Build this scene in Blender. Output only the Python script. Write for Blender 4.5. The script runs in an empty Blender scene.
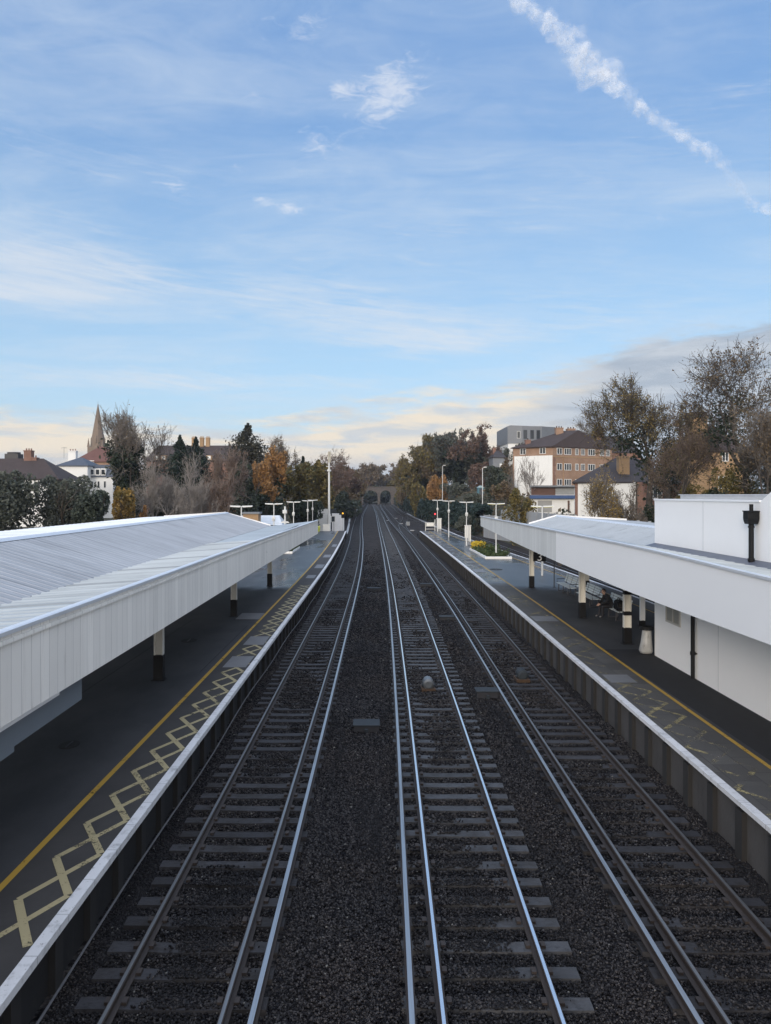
# Railway station seen from a footbridge: two platforms, three tracks, trees and houses round about.
# World: X right, Y along the line, Z up; rail heads near the bridge at z = 0.
import bpy, bmesh, math, random
import numpy as np
from mathutils import Vector, Matrix

EXPO = 0.3
SUN_E = 1.5
SKY_S = 0.15
SKYBLUE_HI = (.20, .39, .755)
SKYBLUE_LO = (.44, .67, .91)
HAZE = .00015
rnd = random.Random(11)
RG = np.random.default_rng(11)
SC = bpy.context.scene
COL = SC.collection
H = 6.64          # eye height above the rails (m)
F = 740.0         # focal length in pixels of the photograph
PZ = 0.90         # platform height
rad = math.radians

def at(px, py, Y):
    "world X and Z of a point seen at pixel px,py and standing Y metres away"
    return (px - 374.0) / F * Y, H - (py - 495.0) / F * Y

def hermite(pts):
    xs = np.array([p[0] for p in pts], float); ys = np.array([p[1] for p in pts], float)
    m = np.gradient(ys, xs)
    def f(x):
        x = min(max(x, xs[0]), xs[-1])
        i = min(int(np.searchsorted(xs, x, 'right')) - 1, len(xs) - 2); i = max(i, 0)
        h = xs[i + 1] - xs[i]; t = (x - xs[i]) / h
        return float((2*t**3 - 3*t*t + 1) * ys[i] + (t**3 - 2*t*t + t) * h * m[i] + (-2*t**3 + 3*t*t) * ys[i+1] + (t**3 - t*t) * h * m[i+1])
    return f

D1 = hermite([(-20, -.25), (9, 0), (24, .15), (36, .25), (49, .36), (65, .4), (85, .25), (110, -.1), (125, -.42), (180, -1.3), (223, -1.75), (300, -1.6), (420, -1.0), (520, 3)])
D2 = hermite([(-20, -.3), (9, 0), (20, .18), (30, .31), (52, .5), (75, .55), (96, .53), (140, .4), (239, .1), (330, -.8), (420, -1.6), (520, 3)])
D3 = hermite([(-20, -.25), (9, 0), (24, .17), (40, .38), (60, .5), (85, .55), (110, .55), (140, .3), (164, 0), (239, -.5), (420, 0), (520, 5)])
D4 = hermite([(-20, 0), (60, -.6), (100, -1.4), (139, -2.8), (190, -5.4), (239, -7.2), (330, -7.4), (420, -7.2), (520, -2)])
def smooth(a, b, x):
    t = min(1, max(0, (x - a) / (b - a))); return t * t * (3 - 2 * t)
def G(Y): return 1.5 * smooth(130, 420, Y)
def lin(pts):
    xs = [p[0] for p in pts]; ys = [p[1] for p in pts]
    return lambda x: float(np.interp(x, xs, ys))
XL = lin([(0, -20), (112, -20), (150, -9), (200, -8.2), (420, -7.6), (600, -8)])
XR = lin([(0, 20), (112, 19), (160, 15.5), (230, 12.5), (420, 11.5), (600, 14)])
HL = lin([(0, 1.0), (130, 1.3), (180, 2.5), (300, 6), (420, 9.6), (700, 10)])
HR = lin([(0, 3.3), (85, 3.8), (120, 4.0), (150, 6), (250, 8.5), (420, 9.6), (700, 10)])
def hgt(x, Y):
    z = G(Y) - .24
    if x < XL(Y): return z + (HL(Y) - z) * smooth(0, 10, XL(Y) - x)
    if x > XR(Y): return z + (HR(Y) - z) * smooth(0, 10, x - XR(Y))
    return z

# ------------------------------------------------------------------ objects
def tag(o, label=None, cat=None, group=None, kind=None):
    if label: o['label'] = label
    if cat: o['category'] = cat
    if group: o['group'] = group
    if kind: o['kind'] = kind
    return o
def thing(name, label, cat, loc=(0, 0, 0), rz=0, group=None):
    o = bpy.data.objects.new(name, None); COL.objects.link(o)
    o.location = loc; o.rotation_euler = (0, 0, rz); o.empty_display_size = .3
    return tag(o, label, cat, group)
def dup(root, loc, rz=0, label=None):
    r = root.copy(); COL.objects.link(r); r.location = loc; r.rotation_euler = (0, 0, rz)
    if label: r['label'] = label
    for ch in root.children:
        c = ch.copy(); COL.objects.link(c); c.parent = r
        for g in ch.children:
            d = g.copy(); COL.objects.link(d); d.parent = c
    return r

def np_mesh(name, V, Fq, mats, parent=None, midx=None, smooth_=False):
    "fast mesh from numpy vertices and same-size faces"
    me = bpy.data.meshes.new(name); n, k = Fq.shape
    me.vertices.add(len(V)); me.vertices.foreach_set('co', V.astype(np.float32).ravel())
    me.loops.add(n * k); me.loops.foreach_set('vertex_index', Fq.astype(np.int32).ravel())
    me.polygons.add(n); me.polygons.foreach_set('loop_start', np.arange(0, n * k, k, dtype=np.int32))
    me.polygons.foreach_set('loop_total', np.full(n, k, dtype=np.int32))
    for m in (mats if isinstance(mats, (list, tuple)) else [mats]): me.materials.append(m)
    if midx is not None: me.polygons.foreach_set('material_index', midx.astype(np.int32))
    if smooth_: me.polygons.foreach_set('use_smooth', np.ones(n, dtype=bool))
    me.update(calc_edges=True)
    o = bpy.data.objects.new(name, me); COL.objects.link(o); o.parent = parent
    return o

class MB:
    def __init__(s): s.v = []; s.f = []; s.m = []
    def poly(s, pts, m=0):
        i = len(s.v); s.v += [tuple(p) for p in pts]; s.f.append(tuple(range(i, i + len(pts)))); s.m.append(m); return s
    def box(s, x0, x1, y0, y1, z0, z1, m=0):
        i = len(s.v)
        s.v += [(x, y, z) for z in (z0, z1) for y in (y0, y1) for x in (x0, x1)]
        for f in ((0, 2, 3, 1), (4, 5, 7, 6), (0, 1, 5, 4), (2, 6, 7, 3), (0, 4, 6, 2), (1, 3, 7, 5)):
            s.f.append(tuple(i + k for k in f)); s.m.append(m)
        return s
    def hexa(s, p, m=0):
        "eight corners: bottom ring of four then top ring of four"
        i = len(s.v); s.v += [tuple(q) for q in p]
        for f in ((3, 2, 1, 0), (4, 5, 6, 7), (0, 1, 5, 4), (1, 2, 6, 5), (2, 3, 7, 6), (3, 0, 4, 7)):
            s.f.append(tuple(i + k for k in f)); s.m.append(m)
        return s
    def prism(s, ring, z0, z1, m=0):
        n = len(ring); i = len(s.v)
        s.v += [(x, y, z0) for x, y in ring] + [(x, y, z1) for x, y in ring]
        s.f.append(tuple(i + k for k in reversed(range(n)))); s.f.append(tuple(i + n + k for k in range(n))); s.m += [m, m]
        for k in range(n):
            s.f.append((i + k, i + (k + 1) % n, i + n + (k + 1) % n, i + n + k)); s.m.append(m)
        return s
    def tube(s, pts, r, n=8, m=0, caps=True):
        pts = [Vector(p) for p in pts]; rs = r if isinstance(r, (list, tuple)) else [r] * len(pts)
        rings = []
        for k, p in enumerate(pts):
            d = (pts[min(k + 1, len(pts) - 1)] - pts[max(k - 1, 0)]).normalized()
            a = d.cross(Vector((0, 0, 1)) if abs(d.z) < .9 else Vector((1, 0, 0))).normalized(); b = d.cross(a)
            i = len(s.v)
            for j in range(n):
                t = 2 * math.pi * j / n
                s.v.append(tuple(p + a * (rs[k] * math.cos(t)) + b * (rs[k] * math.sin(t))))
            rings.append(i)
        for a, b in zip(rings, rings[1:]):
            for j in range(n):
                s.f.append((a + j, a + (j + 1) % n, b + (j + 1) % n, b + j)); s.m.append(m)
        if caps:
            s.f.append(tuple(rings[0] + j for j in reversed(range(n)))); s.f.append(tuple(rings[-1] + j for j in range(n))); s.m += [m, m]
        return s
    def sweep(s, prof, ys, dx=lambda y: 0, dz=lambda y: 0, closed=True, ms=None, caps=True):
        "profile of (x, z) carried along Y"
        n = len(prof); rings = []
        for y in ys:
            i = len(s.v); s.v += [(x + dx(y), y, z + dz(y)) for x, z in prof]; rings.append(i)
        for a, b in zip(rings, rings[1:]):
            for j in range(n if closed else n - 1):
                s.f.append((a + j, a + (j + 1) % n, b + (j + 1) % n, b + j)); s.m.append(ms[j] if ms else 0)
        if caps and closed:
            s.f.append(tuple(rings[0] + j for j in reversed(range(n)))); s.f.append(tuple(rings[-1] + j for j in range(n))); s.m += [ms[0] if ms else 0] * 2
        return s
    def build(s, name, mats, parent=None, smooth_=False, bevel=0):
        me = bpy.data.meshes.new(name); me.from_pydata(s.v, [], s.f)
        for m in (mats if isinstance(mats, (list, tuple)) else [mats]): me.materials.append(m)
        me.polygons.foreach_set('material_index', s.m)
        bm = bmesh.new(); bm.from_mesh(me); bmesh.ops.recalc_face_normals(bm, faces=bm.faces); bm.to_mesh(me); bm.free()
        if smooth_: me.polygons.foreach_set('use_smooth', [True] * len(me.polygons))
        me.update()
        o = bpy.data.objects.new(name, me); COL.objects.link(o); o.parent = parent
        if bevel:
            b = o.modifiers.new('edge', 'BEVEL'); b.width = bevel; b.segments = 2; b.limit_method = 'ANGLE'
        return o
def frange(a, b, st):
    n = max(1, int(round((b - a) / st))); return [a + (b - a) * k / n for k in range(n + 1)]

# ------------------------------------------------------------------ materials
class Nd:
    "tiny node expression helper"
    def __init__(s, nt): s.nt = nt
    def new(s, t, **k):
        n = s.nt.nodes.new(t)
        for a, b in k.items(): setattr(n, a, b)
        return n
    def put(s, sock, v):
        if hasattr(v, 'is_output'): s.nt.links.new(v, sock)
        elif v is not None: sock.default_value = v
    def m(s, op, a, b=None, c=None, clamp=False):
        n = s.new('ShaderNodeMath', operation=op, use_clamp=clamp)
        for i, v in enumerate((a, b, c)):
            if v is not None: s.put(n.inputs[i], v)
        return n.outputs[0]
    def add(s, a, b): return s.m('ADD', a, b)
    def sub(s, a, b): return s.m('SUBTRACT', a, b)
    def mul(s, a, b): return s.m('MULTIPLY', a, b)
    def ss(s, a, b, x):
        n = s.new('ShaderNodeMapRange', interpolation_type='SMOOTHSTEP')
        s.put(n.inputs[0], x); s.put(n.inputs[1], a); s.put(n.inputs[2], b); return n.outputs[0]
    def mix(s, f, a, b):
        n = s.new('ShaderNodeMix', data_type='RGBA'); s.put(n.inputs[0], f)
        for i, v in ((6, a), (7, b)):
            s.put(n.inputs[i], v if hasattr(v, 'is_output') else (*v[:3], 1))
        return n.outputs[2]
    def xyz(s, x, y, z):
        n = s.new('ShaderNodeCombineXYZ')
        for i, v in enumerate((x, y, z)): s.put(n.inputs[i], v)
        return n.outputs[0]
    def sep(s, v):
        n = s.new('ShaderNodeSeparateXYZ'); s.nt.links.new(v, n.inputs[0]); return n.outputs
    def noise(s, vec, scale, detail=4, rough=.55, dist=0):
        n = s.new('ShaderNodeTexNoise'); s.nt.links.new(vec, n.inputs['Vector'])
        n.inputs['Scale'].default_value = scale; n.inputs['Detail'].default_value = detail
        n.inputs['Roughness'].default_value = rough; n.inputs['Distortion'].default_value = dist; return n.outputs[0]
    def voro(s, vec, scale, out='Distance', feature='F1'):
        n = s.new('ShaderNodeTexVoronoi', feature=feature); s.nt.links.new(vec, n.inputs['Vector'])
        n.inputs['Scale'].default_value = scale; return n.outputs[out]
    def mapv(s, vec, scale):
        n = s.new('ShaderNodeMapping'); s.nt.links.new(vec, n.inputs[0]); n.inputs['Scale'].default_value = scale; return n.outputs[0]

def material(name, fn, rough=.7, metal=0, spec=.4):
    "fn(N, pos) -> dict(color=, rough=, bump=(height, strength, dist))"
    m = bpy.data.materials.new(name); m.use_nodes = True; nt = m.node_tree; N = Nd(nt)
    b = nt.nodes['Principled BSDF']; b.inputs['Roughness'].default_value = rough
    b.inputs['Metallic'].default_value = metal; b.inputs['Specular IOR Level'].default_value = spec
    pos = N.new('ShaderNodeTexCoord').outputs['Object'] if not getattr(fn, 'world', False) else N.new('ShaderNodeNewGeometry').outputs['Position']
    r = fn(N, pos)
    c = r.get('color'); N.put(b.inputs['Base Color'], c if hasattr(c, 'is_output') else (*c, 1))
    if 'rough' in r: N.put(b.inputs['Roughness'], r['rough'])
    if 'alpha' in r: N.put(b.inputs['Alpha'], r['alpha'])
    if 'bump' in r:
        h, st, d = r['bump']; bn = N.new('ShaderNodeBump'); N.put(bn.inputs['Height'], h)
        bn.inputs['Strength'].default_value = st; bn.inputs['Distance'].default_value = d
        nt.links.new(bn.outputs[0], b.inputs['Normal'])
    return m
def plain(name, c, rough=.6, var=.25, scale=2.0, metal=0, spec=.4, dirt=None, bump=0):
    "painted / weathered surface: base colour with blotches and finer grain"
    def fn(N, p):
        a = N.noise(p, scale, 5, .6); g = N.noise(p, scale * 14, 3, .6)
        f = N.m('ADD', N.mul(N.sub(a, .5), 1.6), N.mul(N.sub(g, .5), .7))
        k = N.m('ADD', 1.0, N.mul(f, var))
        hsv = N.new('ShaderNodeHueSaturation'); N.put(hsv.inputs['Value'], k); hsv.inputs['Color'].default_value = (*c, 1)
        col = hsv.outputs[0]
        if dirt:
            d = N.ss(.52, .75, N.noise(N.mapv(p, (1, 1, .25)), scale * 2.3, 6, .7))
            col = N.mix(N.mul(d, .7), col, dirt)
        r = dict(color=col, rough=N.m('ADD', rough - .06, N.mul(g, .14)))
        if bump: r['bump'] = (g, bump, .02)
        return r
    return material(name, fn, rough, metal, spec)
def brickmat(name, c1, c2, scale=1.0):
    def fn(N, p):
        x, y, z = N.sep(p)
        v = N.xyz(N.add(x, y), z, 0)
        n = N.new('ShaderNodeTexBrick'); N.put(n.inputs['Vector'], v)
        n.inputs['Scale'].default_value = 4.4 * scale; n.inputs['Color1'].default_value = (*c1, 1); n.inputs['Color2'].default_value = (*c2, 1)
        n.inputs['Mortar'].default_value = (.3, .27, .24, 1); n.inputs['Mortar Size'].default_value = .012
        b = N.noise(p, .5, 4)
        return dict(color=N.mix(N.mul(N.ss(.35, .7, b), .35), n.outputs[0], [k * .55 for k in c2]))
    return material(name, fn, .85)
def leafmat(name, c1, c2, c3=None, trans=.25):
    "leaf colour varies from leaf to leaf and from clump to clump"
    m = bpy.data.materials.new(name); m.use_nodes = True; nt = m.node_tree; N = Nd(nt)
    b = nt.nodes['Principled BSDF']; b.inputs['Roughness'].default_value = .6; b.inputs['Specular IOR Level'].default_value = .25
    geo = N.new('ShaderNodeNewGeometry'); p = geo.outputs['Position']
    c = N.mix(geo.outputs['Random Per Island'], c1, c2)
    if c3: c = N.mix(N.ss(.5, .7, N.noise(p, .55, 3)), c, c3)
    nt.links.new(c, b.inputs['Base Color'])
    tr = N.new('ShaderNodeBsdfTranslucent'); nt.links.new(c, tr.inputs['Color'])
    mx = N.new('ShaderNodeMixShader'); mx.inputs[0].default_value = trans
    nt.links.new(b.outputs[0], mx.inputs[1]); nt.links.new(tr.outputs[0], mx.inputs[2])
    nt.links.new(mx.outputs[0], nt.nodes['Material Output'].inputs['Surface'])
    return m
# ------------------------------------------------------------------ camera, sun, sky
cam = bpy.data.cameras.new('camera'); co = bpy.data.objects.new('camera', cam); COL.objects.link(co)
co.location = (0, 0, H); co.rotation_euler = (math.pi / 2, 0, 0)
cam.sensor_fit = 'VERTICAL'; cam.sensor_height = 36; cam.lens = F / 1024 * 36
cam.shift_x = 11.5 / 1024; cam.shift_y = -17 / 1024
cam.clip_start = .1; cam.clip_end = 40000
SC.camera = co

SUN_EL, SUN_AZ = 14.0, 205.0      # azimuth clockwise from +Y: behind the camera, a little to the left
sun = bpy.data.lights.new('sun', 'SUN'); so = bpy.data.objects.new('sun', sun); COL.objects.link(so)
sun.energy = SUN_E; sun.angle = rad(14); sun.color = (1.0, .88, .74)
sd = Vector((math.sin(rad(SUN_AZ)) * math.cos(rad(SUN_EL)), math.cos(rad(SUN_AZ)) * math.cos(rad(SUN_EL)), math.sin(rad(SUN_EL))))
so.rotation_euler = sd.to_track_quat('Z', 'Y').to_euler()

wd = bpy.data.worlds.new('World'); SC.world = wd; wd.use_nodes = True
nt = wd.node_tree; N = Nd(nt); bg = nt.nodes['Background']; bg.inputs['Strength'].default_value = SKY_S
sky = N.new('ShaderNodeTexSky', sky_type='NISHITA', sun_disc=False)
sky.sun_elevation = rad(SUN_EL); sky.sun_rotation = rad(SUN_AZ); sky.altitude = 50
sky.air_density = 1.0; sky.dust_density = .6; sky.ozone_density = 2.0
d = N.new('ShaderNodeTexCoord').outputs['Generated']
dx, dy, dz = N.sep(d)
az = N.mul(N.m('ARCTAN2', dx, dy), 180 / math.pi)
el = N.mul(N.m('ARCSINE', dz), 180 / math.pi)
def azel(px, py):
    a = math.atan((px - 374) / F); e = math.atan((495 - py) / F * math.cos(a)); return math.degrees(a), math.degrees(e)
# cirrus on a flat layer overhead: coordinates spread out towards the horizon as they do in the air
zc = N.m('MAXIMUM', dz, .02); zc = N.add(zc, .06)
lay = N.xyz(N.m('DIVIDE', dx, zc), N.m('DIVIDE', dy, zc), 0)
lay_s = N.mapv(lay, (.55, 1.2, 1))
veil = N.noise(lay_s, 1.1, 7, .62, .6)
fine = N.noise(N.mapv(lay, (1, 1.9, 1)), 3.2, 8, .66, 1.0)
ang = N.xyz(N.mul(az, .06), N.mul(el, .16), 0)
puff = N.noise(ang, 2.6, 8, .62, .5)
wisp = N.noise(N.xyz(N.mul(N.add(az, N.mul(el, -1.3)), .05), N.mul(N.add(el, N.mul(az, .12)), .45), 3.3), 1.7, 7, .6, .8)
def blob(px, py, w, h, k=1.0, tilt=0):
    a, e = azel(px, py); u = N.m('SUBTRACT', az, a); v = N.m('SUBTRACT', el, e)
    if tilt: v = N.sub(v, N.mul(u, tilt))
    q = N.add(N.m('POWER', N.m('ABSOLUTE', N.m('DIVIDE', u, w)), 2.0), N.m('POWER', N.m('ABSOLUTE', N.m('DIVIDE', v, h)), 2.0))
    return N.mul(N.m('EXPONENT', N.mul(q, -1.0)), k)
def total(l):
    r = l[0]
    for b in l[1:]: r = N.add(r, b)
    return r
small = total([blob(392, 92, 2.7, 1.7, 1.12, .4), blob(340, 89, 1.3, .6, 1.0), blob(290, 209, 1.3, .45, .9), blob(262, 200, 1.0, .5, .8),
               blob(172, 186, 1.6, .45, .7), blob(322, 145, 2.2, 1.6, .55), blob(305, 28, 1.8, 1.0, .55), blob(255, 100, 1, .8, .4)])
streak = total([blob(40, 262, 9, 2.4, .95), blob(30, 292, 7, 1.0, .5), blob(340, 310, 12, 2.2, .75, -.1), blob(440, 345, 8, 1.0, .6), blob(460, 225, 9, 2.2, .42, .1),
                blob(720, 105, 10, 3, .4, .3), blob(110, 380, 11, 1.1, .7), blob(300, 380, 10, .8, .55), blob(640, 315, 12, 1.6, .5), blob(100, 160, 12, 2.5, .3)])
pf = N.noise(ang, 9.0, 8, .68, .9)
m_small = N.ss(.30, 1.25, N.add(small, N.add(N.mul(N.sub(puff, .5), 1.1), N.mul(N.sub(pf, .5), 2.2))))
fib = N.noise(N.xyz(N.mul(N.sub(az, N.mul(el, .5)), .10), N.mul(N.add(el, N.mul(az, .10)), 1.3), 5.1), 2.2, 8, .66, .6)
m_str = N.ss(.25, 1.25, N.add(streak, N.add(N.mul(N.sub(wisp, .5), 1.3), N.mul(N.sub(fib, .5), 1.5))))
m_veil = N.mul(N.ss(.40, .78, N.add(N.mul(veil, .75), N.mul(fine, .3))), .62)
# cloud bank low over the horizon: cream on the left and middle, grey to the right
low = N.noise(N.xyz(N.mul(az, .05), N.mul(el, .22), 8.1), 1.6, 7, .58, .7)
top = N.add(N.add(5.6, N.mul(N.ss(-9, 5, az), 1.9)), N.mul(N.ss(7, 26, az), 4.6))     # top of the bank in degrees
lowf = N.noise(N.xyz(N.mul(az, .10), N.mul(el, .5), 4.4), 2.2, 8, .62, .5)
m_bank = N.ss(-.6, 1.3, N.add(N.sub(top, el), N.add(N.mul(N.sub(low, .5), 5.0), N.mul(N.sub(lowf, .5), 4.0))))
m_hor = N.mul(N.ss(9, 0, el), .75)
skyc = sky.outputs[0]
k = 1.0 / SKY_S / 2 ** EXPO
def col(r, g, b): return (r * k, g * k, b * k)
base = N.mix(N.ss(33, 5, el), col(*SKYBLUE_HI), col(*SKYBLUE_LO))
front = N.ss(-.45, .25, dy)           # the open blue half of the sky ahead; the sun's half keeps its own glow
c = N.mix(N.mul(front, .75), skyc, base)
c = N.mix(m_hor, c, col(.62, .70, .74))
c = N.mix(m_veil, c, col(.66, .76, .88))
c = N.mix(N.mul(m_str, .62), c, col(.76, .80, .86))
c = N.mix(N.mul(m_small, .66), c, col(.80, .84, .92))
grey = N.ss(9, 16, N.add(N.add(az, N.mul(N.sub(low, .5), 12)), N.mul(N.sub(5.0, el), .8)))
det = N.noise(N.xyz(N.mul(az, .07), N.mul(el, .4), 2.0), 2.4, 6, .55, .5)
cream = N.mix(N.ss(.42, .66, det), col(.92, .81, .66), col(.64, .67, .70))
greyc = N.mix(N.ss(.35, .68, det), col(.42, .48, .57), col(.60, .64, .70))
bankc = N.mix(grey, cream, greyc)
hz = N.ss(.42, .58, N.noise(N.xyz(N.mul(az, .12), N.mul(el, .35), 6.2), 1.6, 6, .55, .4))
bankc = N.mix(N.mul(N.ss(3.6, 1.2, el), N.add(.35, N.mul(hz, .65))), bankc, col(.40, .46, .57))
c = N.mix(N.mul(m_bank, .93), c, bankc)
# unseen broken bright cloud added overhead and behind the bridge as soft fill light
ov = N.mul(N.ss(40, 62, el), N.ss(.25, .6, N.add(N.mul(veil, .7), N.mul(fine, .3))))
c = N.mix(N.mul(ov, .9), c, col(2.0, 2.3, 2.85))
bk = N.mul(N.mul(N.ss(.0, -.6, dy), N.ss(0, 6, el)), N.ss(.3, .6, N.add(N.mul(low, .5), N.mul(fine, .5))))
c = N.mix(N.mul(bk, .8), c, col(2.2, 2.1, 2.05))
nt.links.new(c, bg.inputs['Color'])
SC.view_settings.view_transform = 'Standard'; SC.view_settings.look = 'None'; SC.view_settings.gamma = 1
SC.view_settings.use_curve_mapping = False; SC.view_settings.exposure = EXPO
SC.cycles.max_bounces = 6; SC.cycles.diffuse_bounces = 3; SC.cycles.glossy_bounces = 2; SC.cycles.transparent_max_bounces = 16
# ------------------------------------------------------------------ ground
def ballast_fn(N, p):
    cell = N.voro(p, 15); rc = N.sep(N.voro(p, 15, 'Color'))[0]
    px_, py_, pz_ = N.sep(p)
    big = N.noise(p, .35, 5, .6); oil = N.noise(N.mapv(p, (1.2, .12, 1)), 1.0, 4, .55)
    c = N.mix(rc, (.006, .006, .008), (.046, .043, .043))
    c = N.mix(N.ss(.45, .7, big), c, N.mix(rc, (.014, .013, .014), (.060, .052, .048)))
    c = N.mix(N.mul(N.ss(.5, .62, oil), .6), c, (.012, .012, .014))
    far = N.ss(40, 110, py_)
    c = N.mix(N.mul(far, .6), c, N.mix(N.ss(.35, .65, N.noise(p, 1.2, 6, .7)), (.016, .014, .014), (.062, .052, .047)))
    return dict(color=c, rough=.8, bump=(cell, .9, .05))
M_ballast = material('ballast', ballast_fn, .9, spec=.06)
def stone_fn(N, p):
    g = N.new('ShaderNodeNewGeometry'); r = g.outputs['Random Per Island']; P = g.outputs['Position']
    big = N.noise(P, .35, 5, .6); sx = N.sep(P)
    oil = N.noise(N.mapv(P, (1.2, .12, 1)), 1.0, 4, .55)
    a = N.mul(r, r)
    c = N.mix(a, (.005, .005, .007), (.064, .061, .062))
    c = N.mix(N.mul(N.ss(.4, .65, big), .7), c, N.mix(a, (.010, .009, .010), (.082, .071, .066)))
    c = N.mix(N.mul(N.ss(.5, .62, oil), .55), c, (.016, .016, .018))
    c = N.mix(N.ss(.994, .998, r), c, (.15, .145, .135))
    return dict(color=c)
M_stone = material('stone', stone_fn, .85, spec=.10)
def bank_fn(N, p):
    a = N.noise(p, .6, 6, .65); b = N.noise(p, 6, 4, .7)
    c = N.mix(N.ss(.35, .65, a), (.035, .042, .018), (.07, .055, .033))
    return dict(color=N.mix(N.ss(.4, .7, b), c, (.028, .026, .016)), bump=(b, .8, .3))
M_bank = material('bank', bank_fn, .95)

ys = [-1400, -600, -100, -20] + frange(0, 440, 8) + [460, 500, 560, 640, 800, 1000, 1400]
cols = [('l', -1300), ('l', -700), ('l', -400), ('l', -150), ('l', -70), ('l', -30), ('l', -16)] + [('l', -t) for t in (10, 8, 6, 4, 2, 0)] \
    + [('f', k / 12) for k in range(1, 12)] + [('r', t) for t in (0, 2, 4, 6, 8, 10, 16, 30, 70, 150, 400, 700, 1300)]
V = []
for y in ys:
    a, b = XL(y), XR(y)
    for kd, t in cols:
        x = a + t if kd == 'l' else b + t if kd == 'r' else a + (b - a) * t
        j = .25 * math.sin(x * .7 + y * .31) * math.sin(y * .23 - x * .4) if (kd != 'f' and abs(t) > 2) else 0
        V.append((x, y, hgt(x, y) + j))
n = len(cols); Fq = []; mi = []
for j in range(len(ys) - 1):
    for i in range(n - 1):
        Fq.append((j * n + i, j * n + i + 1, (j + 1) * n + i + 1, (j + 1) * n + i))
        mi.append(0 if 12 <= i <= 23 and -30 < ys[j] < 460 else 1)
tag(np_mesh('ground', np.array(V), np.array(Fq), [M_ballast, M_bank], midx=np.array(mi), smooth_=True), kind='structure')

# ------------------------------------------------------------------ tracks
def rail_fn(N, p):
    a = N.noise(N.mapv(p, (3, .5, 3)), 3, 5, .65)
    return dict(color=N.mix(a, (.018, .014, .013), (.045, .033, .027)))
M_railside = material('rail_side', rail_fn, .7)
def polished(name, c, rough, wear):
    def fn(N, p):
        a = N.noise(N.mapv(p, (30, .4, 1)), 1.0, 5, .6)
        return dict(color=N.mix(N.mul(N.ss(.45, .75, a), wear), c, (.06, .05, .045)), rough=N.m('ADD', rough, N.mul(a, .15)))
    return material(name, fn, rough, 1.0)
M_bright = polished('bright_rail_head', (.90, .90, .90), .15, .15)
M_dull = polished('dull_rail_head', (.27, .265, .26), .34, .7)
M_third = polished('conductor_head', (.42, .425, .43), .32, .5)
def sleeper_fn(base, dark):
    def fn(N, p):
        a = N.noise(N.mapv(p, (1.5, 6, 2)), 2.2, 6, .65); r = N.new('ShaderNodeObjectInfo').outputs['Random']
        c = N.mix(a, dark, base)
        gp = N.new('ShaderNodeNewGeometry').outputs['Position']; d1 = N.noise(gp, 1.7, 6, .7); d2 = N.noise(gp, 9, 5, .7)
        c = N.mix(N.mul(r, .6), c, dark); c = N.mix(N.mul(N.ss(.42, .68, d1), .75), c, (.022, .019, .017)); c = N.mix(N.mul(N.ss(.55, .66, d2), .6), c, (.014, .013, .013))
        return dict(color=c, bump=(N.add(a, d2), .5, .02), rough=N.m('ADD', .42, N.mul(d1, .4)))
    return fn
M_sl_grey = material('grey_concrete_sleeper', sleeper_fn((.09, .09, .096), (.03, .03, .032)), .6, spec=.25)
M_sl_dark = material('dark_sleeper', sleeper_fn((.070, .069, .074), (.016, .015, .017)), .6, spec=.15)

RAILP = [(-.07, -.159), (.07, -.159), (.07, -.147), (.012, -.125), (.012, -.045), (.036, -.035), (.036, -.008), (.023, 0), (-.023, 0), (-.036, -.008), (-.036, -.035), (-.012, -.045), (-.012, -.125), (-.07, -.147)]
RAILM = [0] * 7 + [1] + [0] * 6
CONDP = [(-.06, -.06), (.06, -.06), (.06, -.045), (.022, -.03), (.022, .02), (.04, .03), (.04, .07), (.034, .075), (-.034, .075), (-.04, .07), (-.04, .03), (-.022, .02), (-.022, -.03), (-.06, -.045)]
def shift(prof, x): return [(a + x, b) for a, b in prof]
YS = frange(2, 40, 2) + frange(44, 440, 4)
def sleeper_mesh(mat, seed):
    r = random.Random(seed); mb = MB()
    w = .125; L = 1.27
    xs = [-L, -.75, -.4, 0, .4, .75, L]
    prof = []
    for i, x in enumerate(xs):
        z = 0 if abs(x) > .5 else -.012
        prof.append((x, -w + r.uniform(-.008, .008), w + r.uniform(-.008, .008), z))
    for (xa, a0, a1, za), (xb, b0, b1, zb) in zip(prof, prof[1:]):
        mb.poly([(xa, a0, za), (xb, b0, zb), (xb, b1, zb), (xa, a1, za)])
        mb.poly([(xa, a0 - .015, -.14), (xb, b0 - .015, -.14), (xb, b0, zb), (xa, a0, za)])
        mb.poly([(xa, a1, za), (xb, b1, zb), (xb, b1 + .015, -.14), (xa, a1 + .015, -.14)])
    for s, (xa, a0, a1, za) in ((-1, prof[0]), (1, prof[-1])):
        mb.poly([(xa, a0 - .015, -.14), (xa, a0, za), (xa, a1, za), (xa, a1 + .015, -.14)])
    for s in (-.75, .75):
        for t in (-.115, .115):
            mb.box(s + t - .035, s + t + .035, -.06, .06, .001, .045, 1)
    o = mb.build('sleeper', [mat, M_railside]); me = o.data; bpy.data.objects.remove(o)
    return me
SLP = {}
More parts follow.
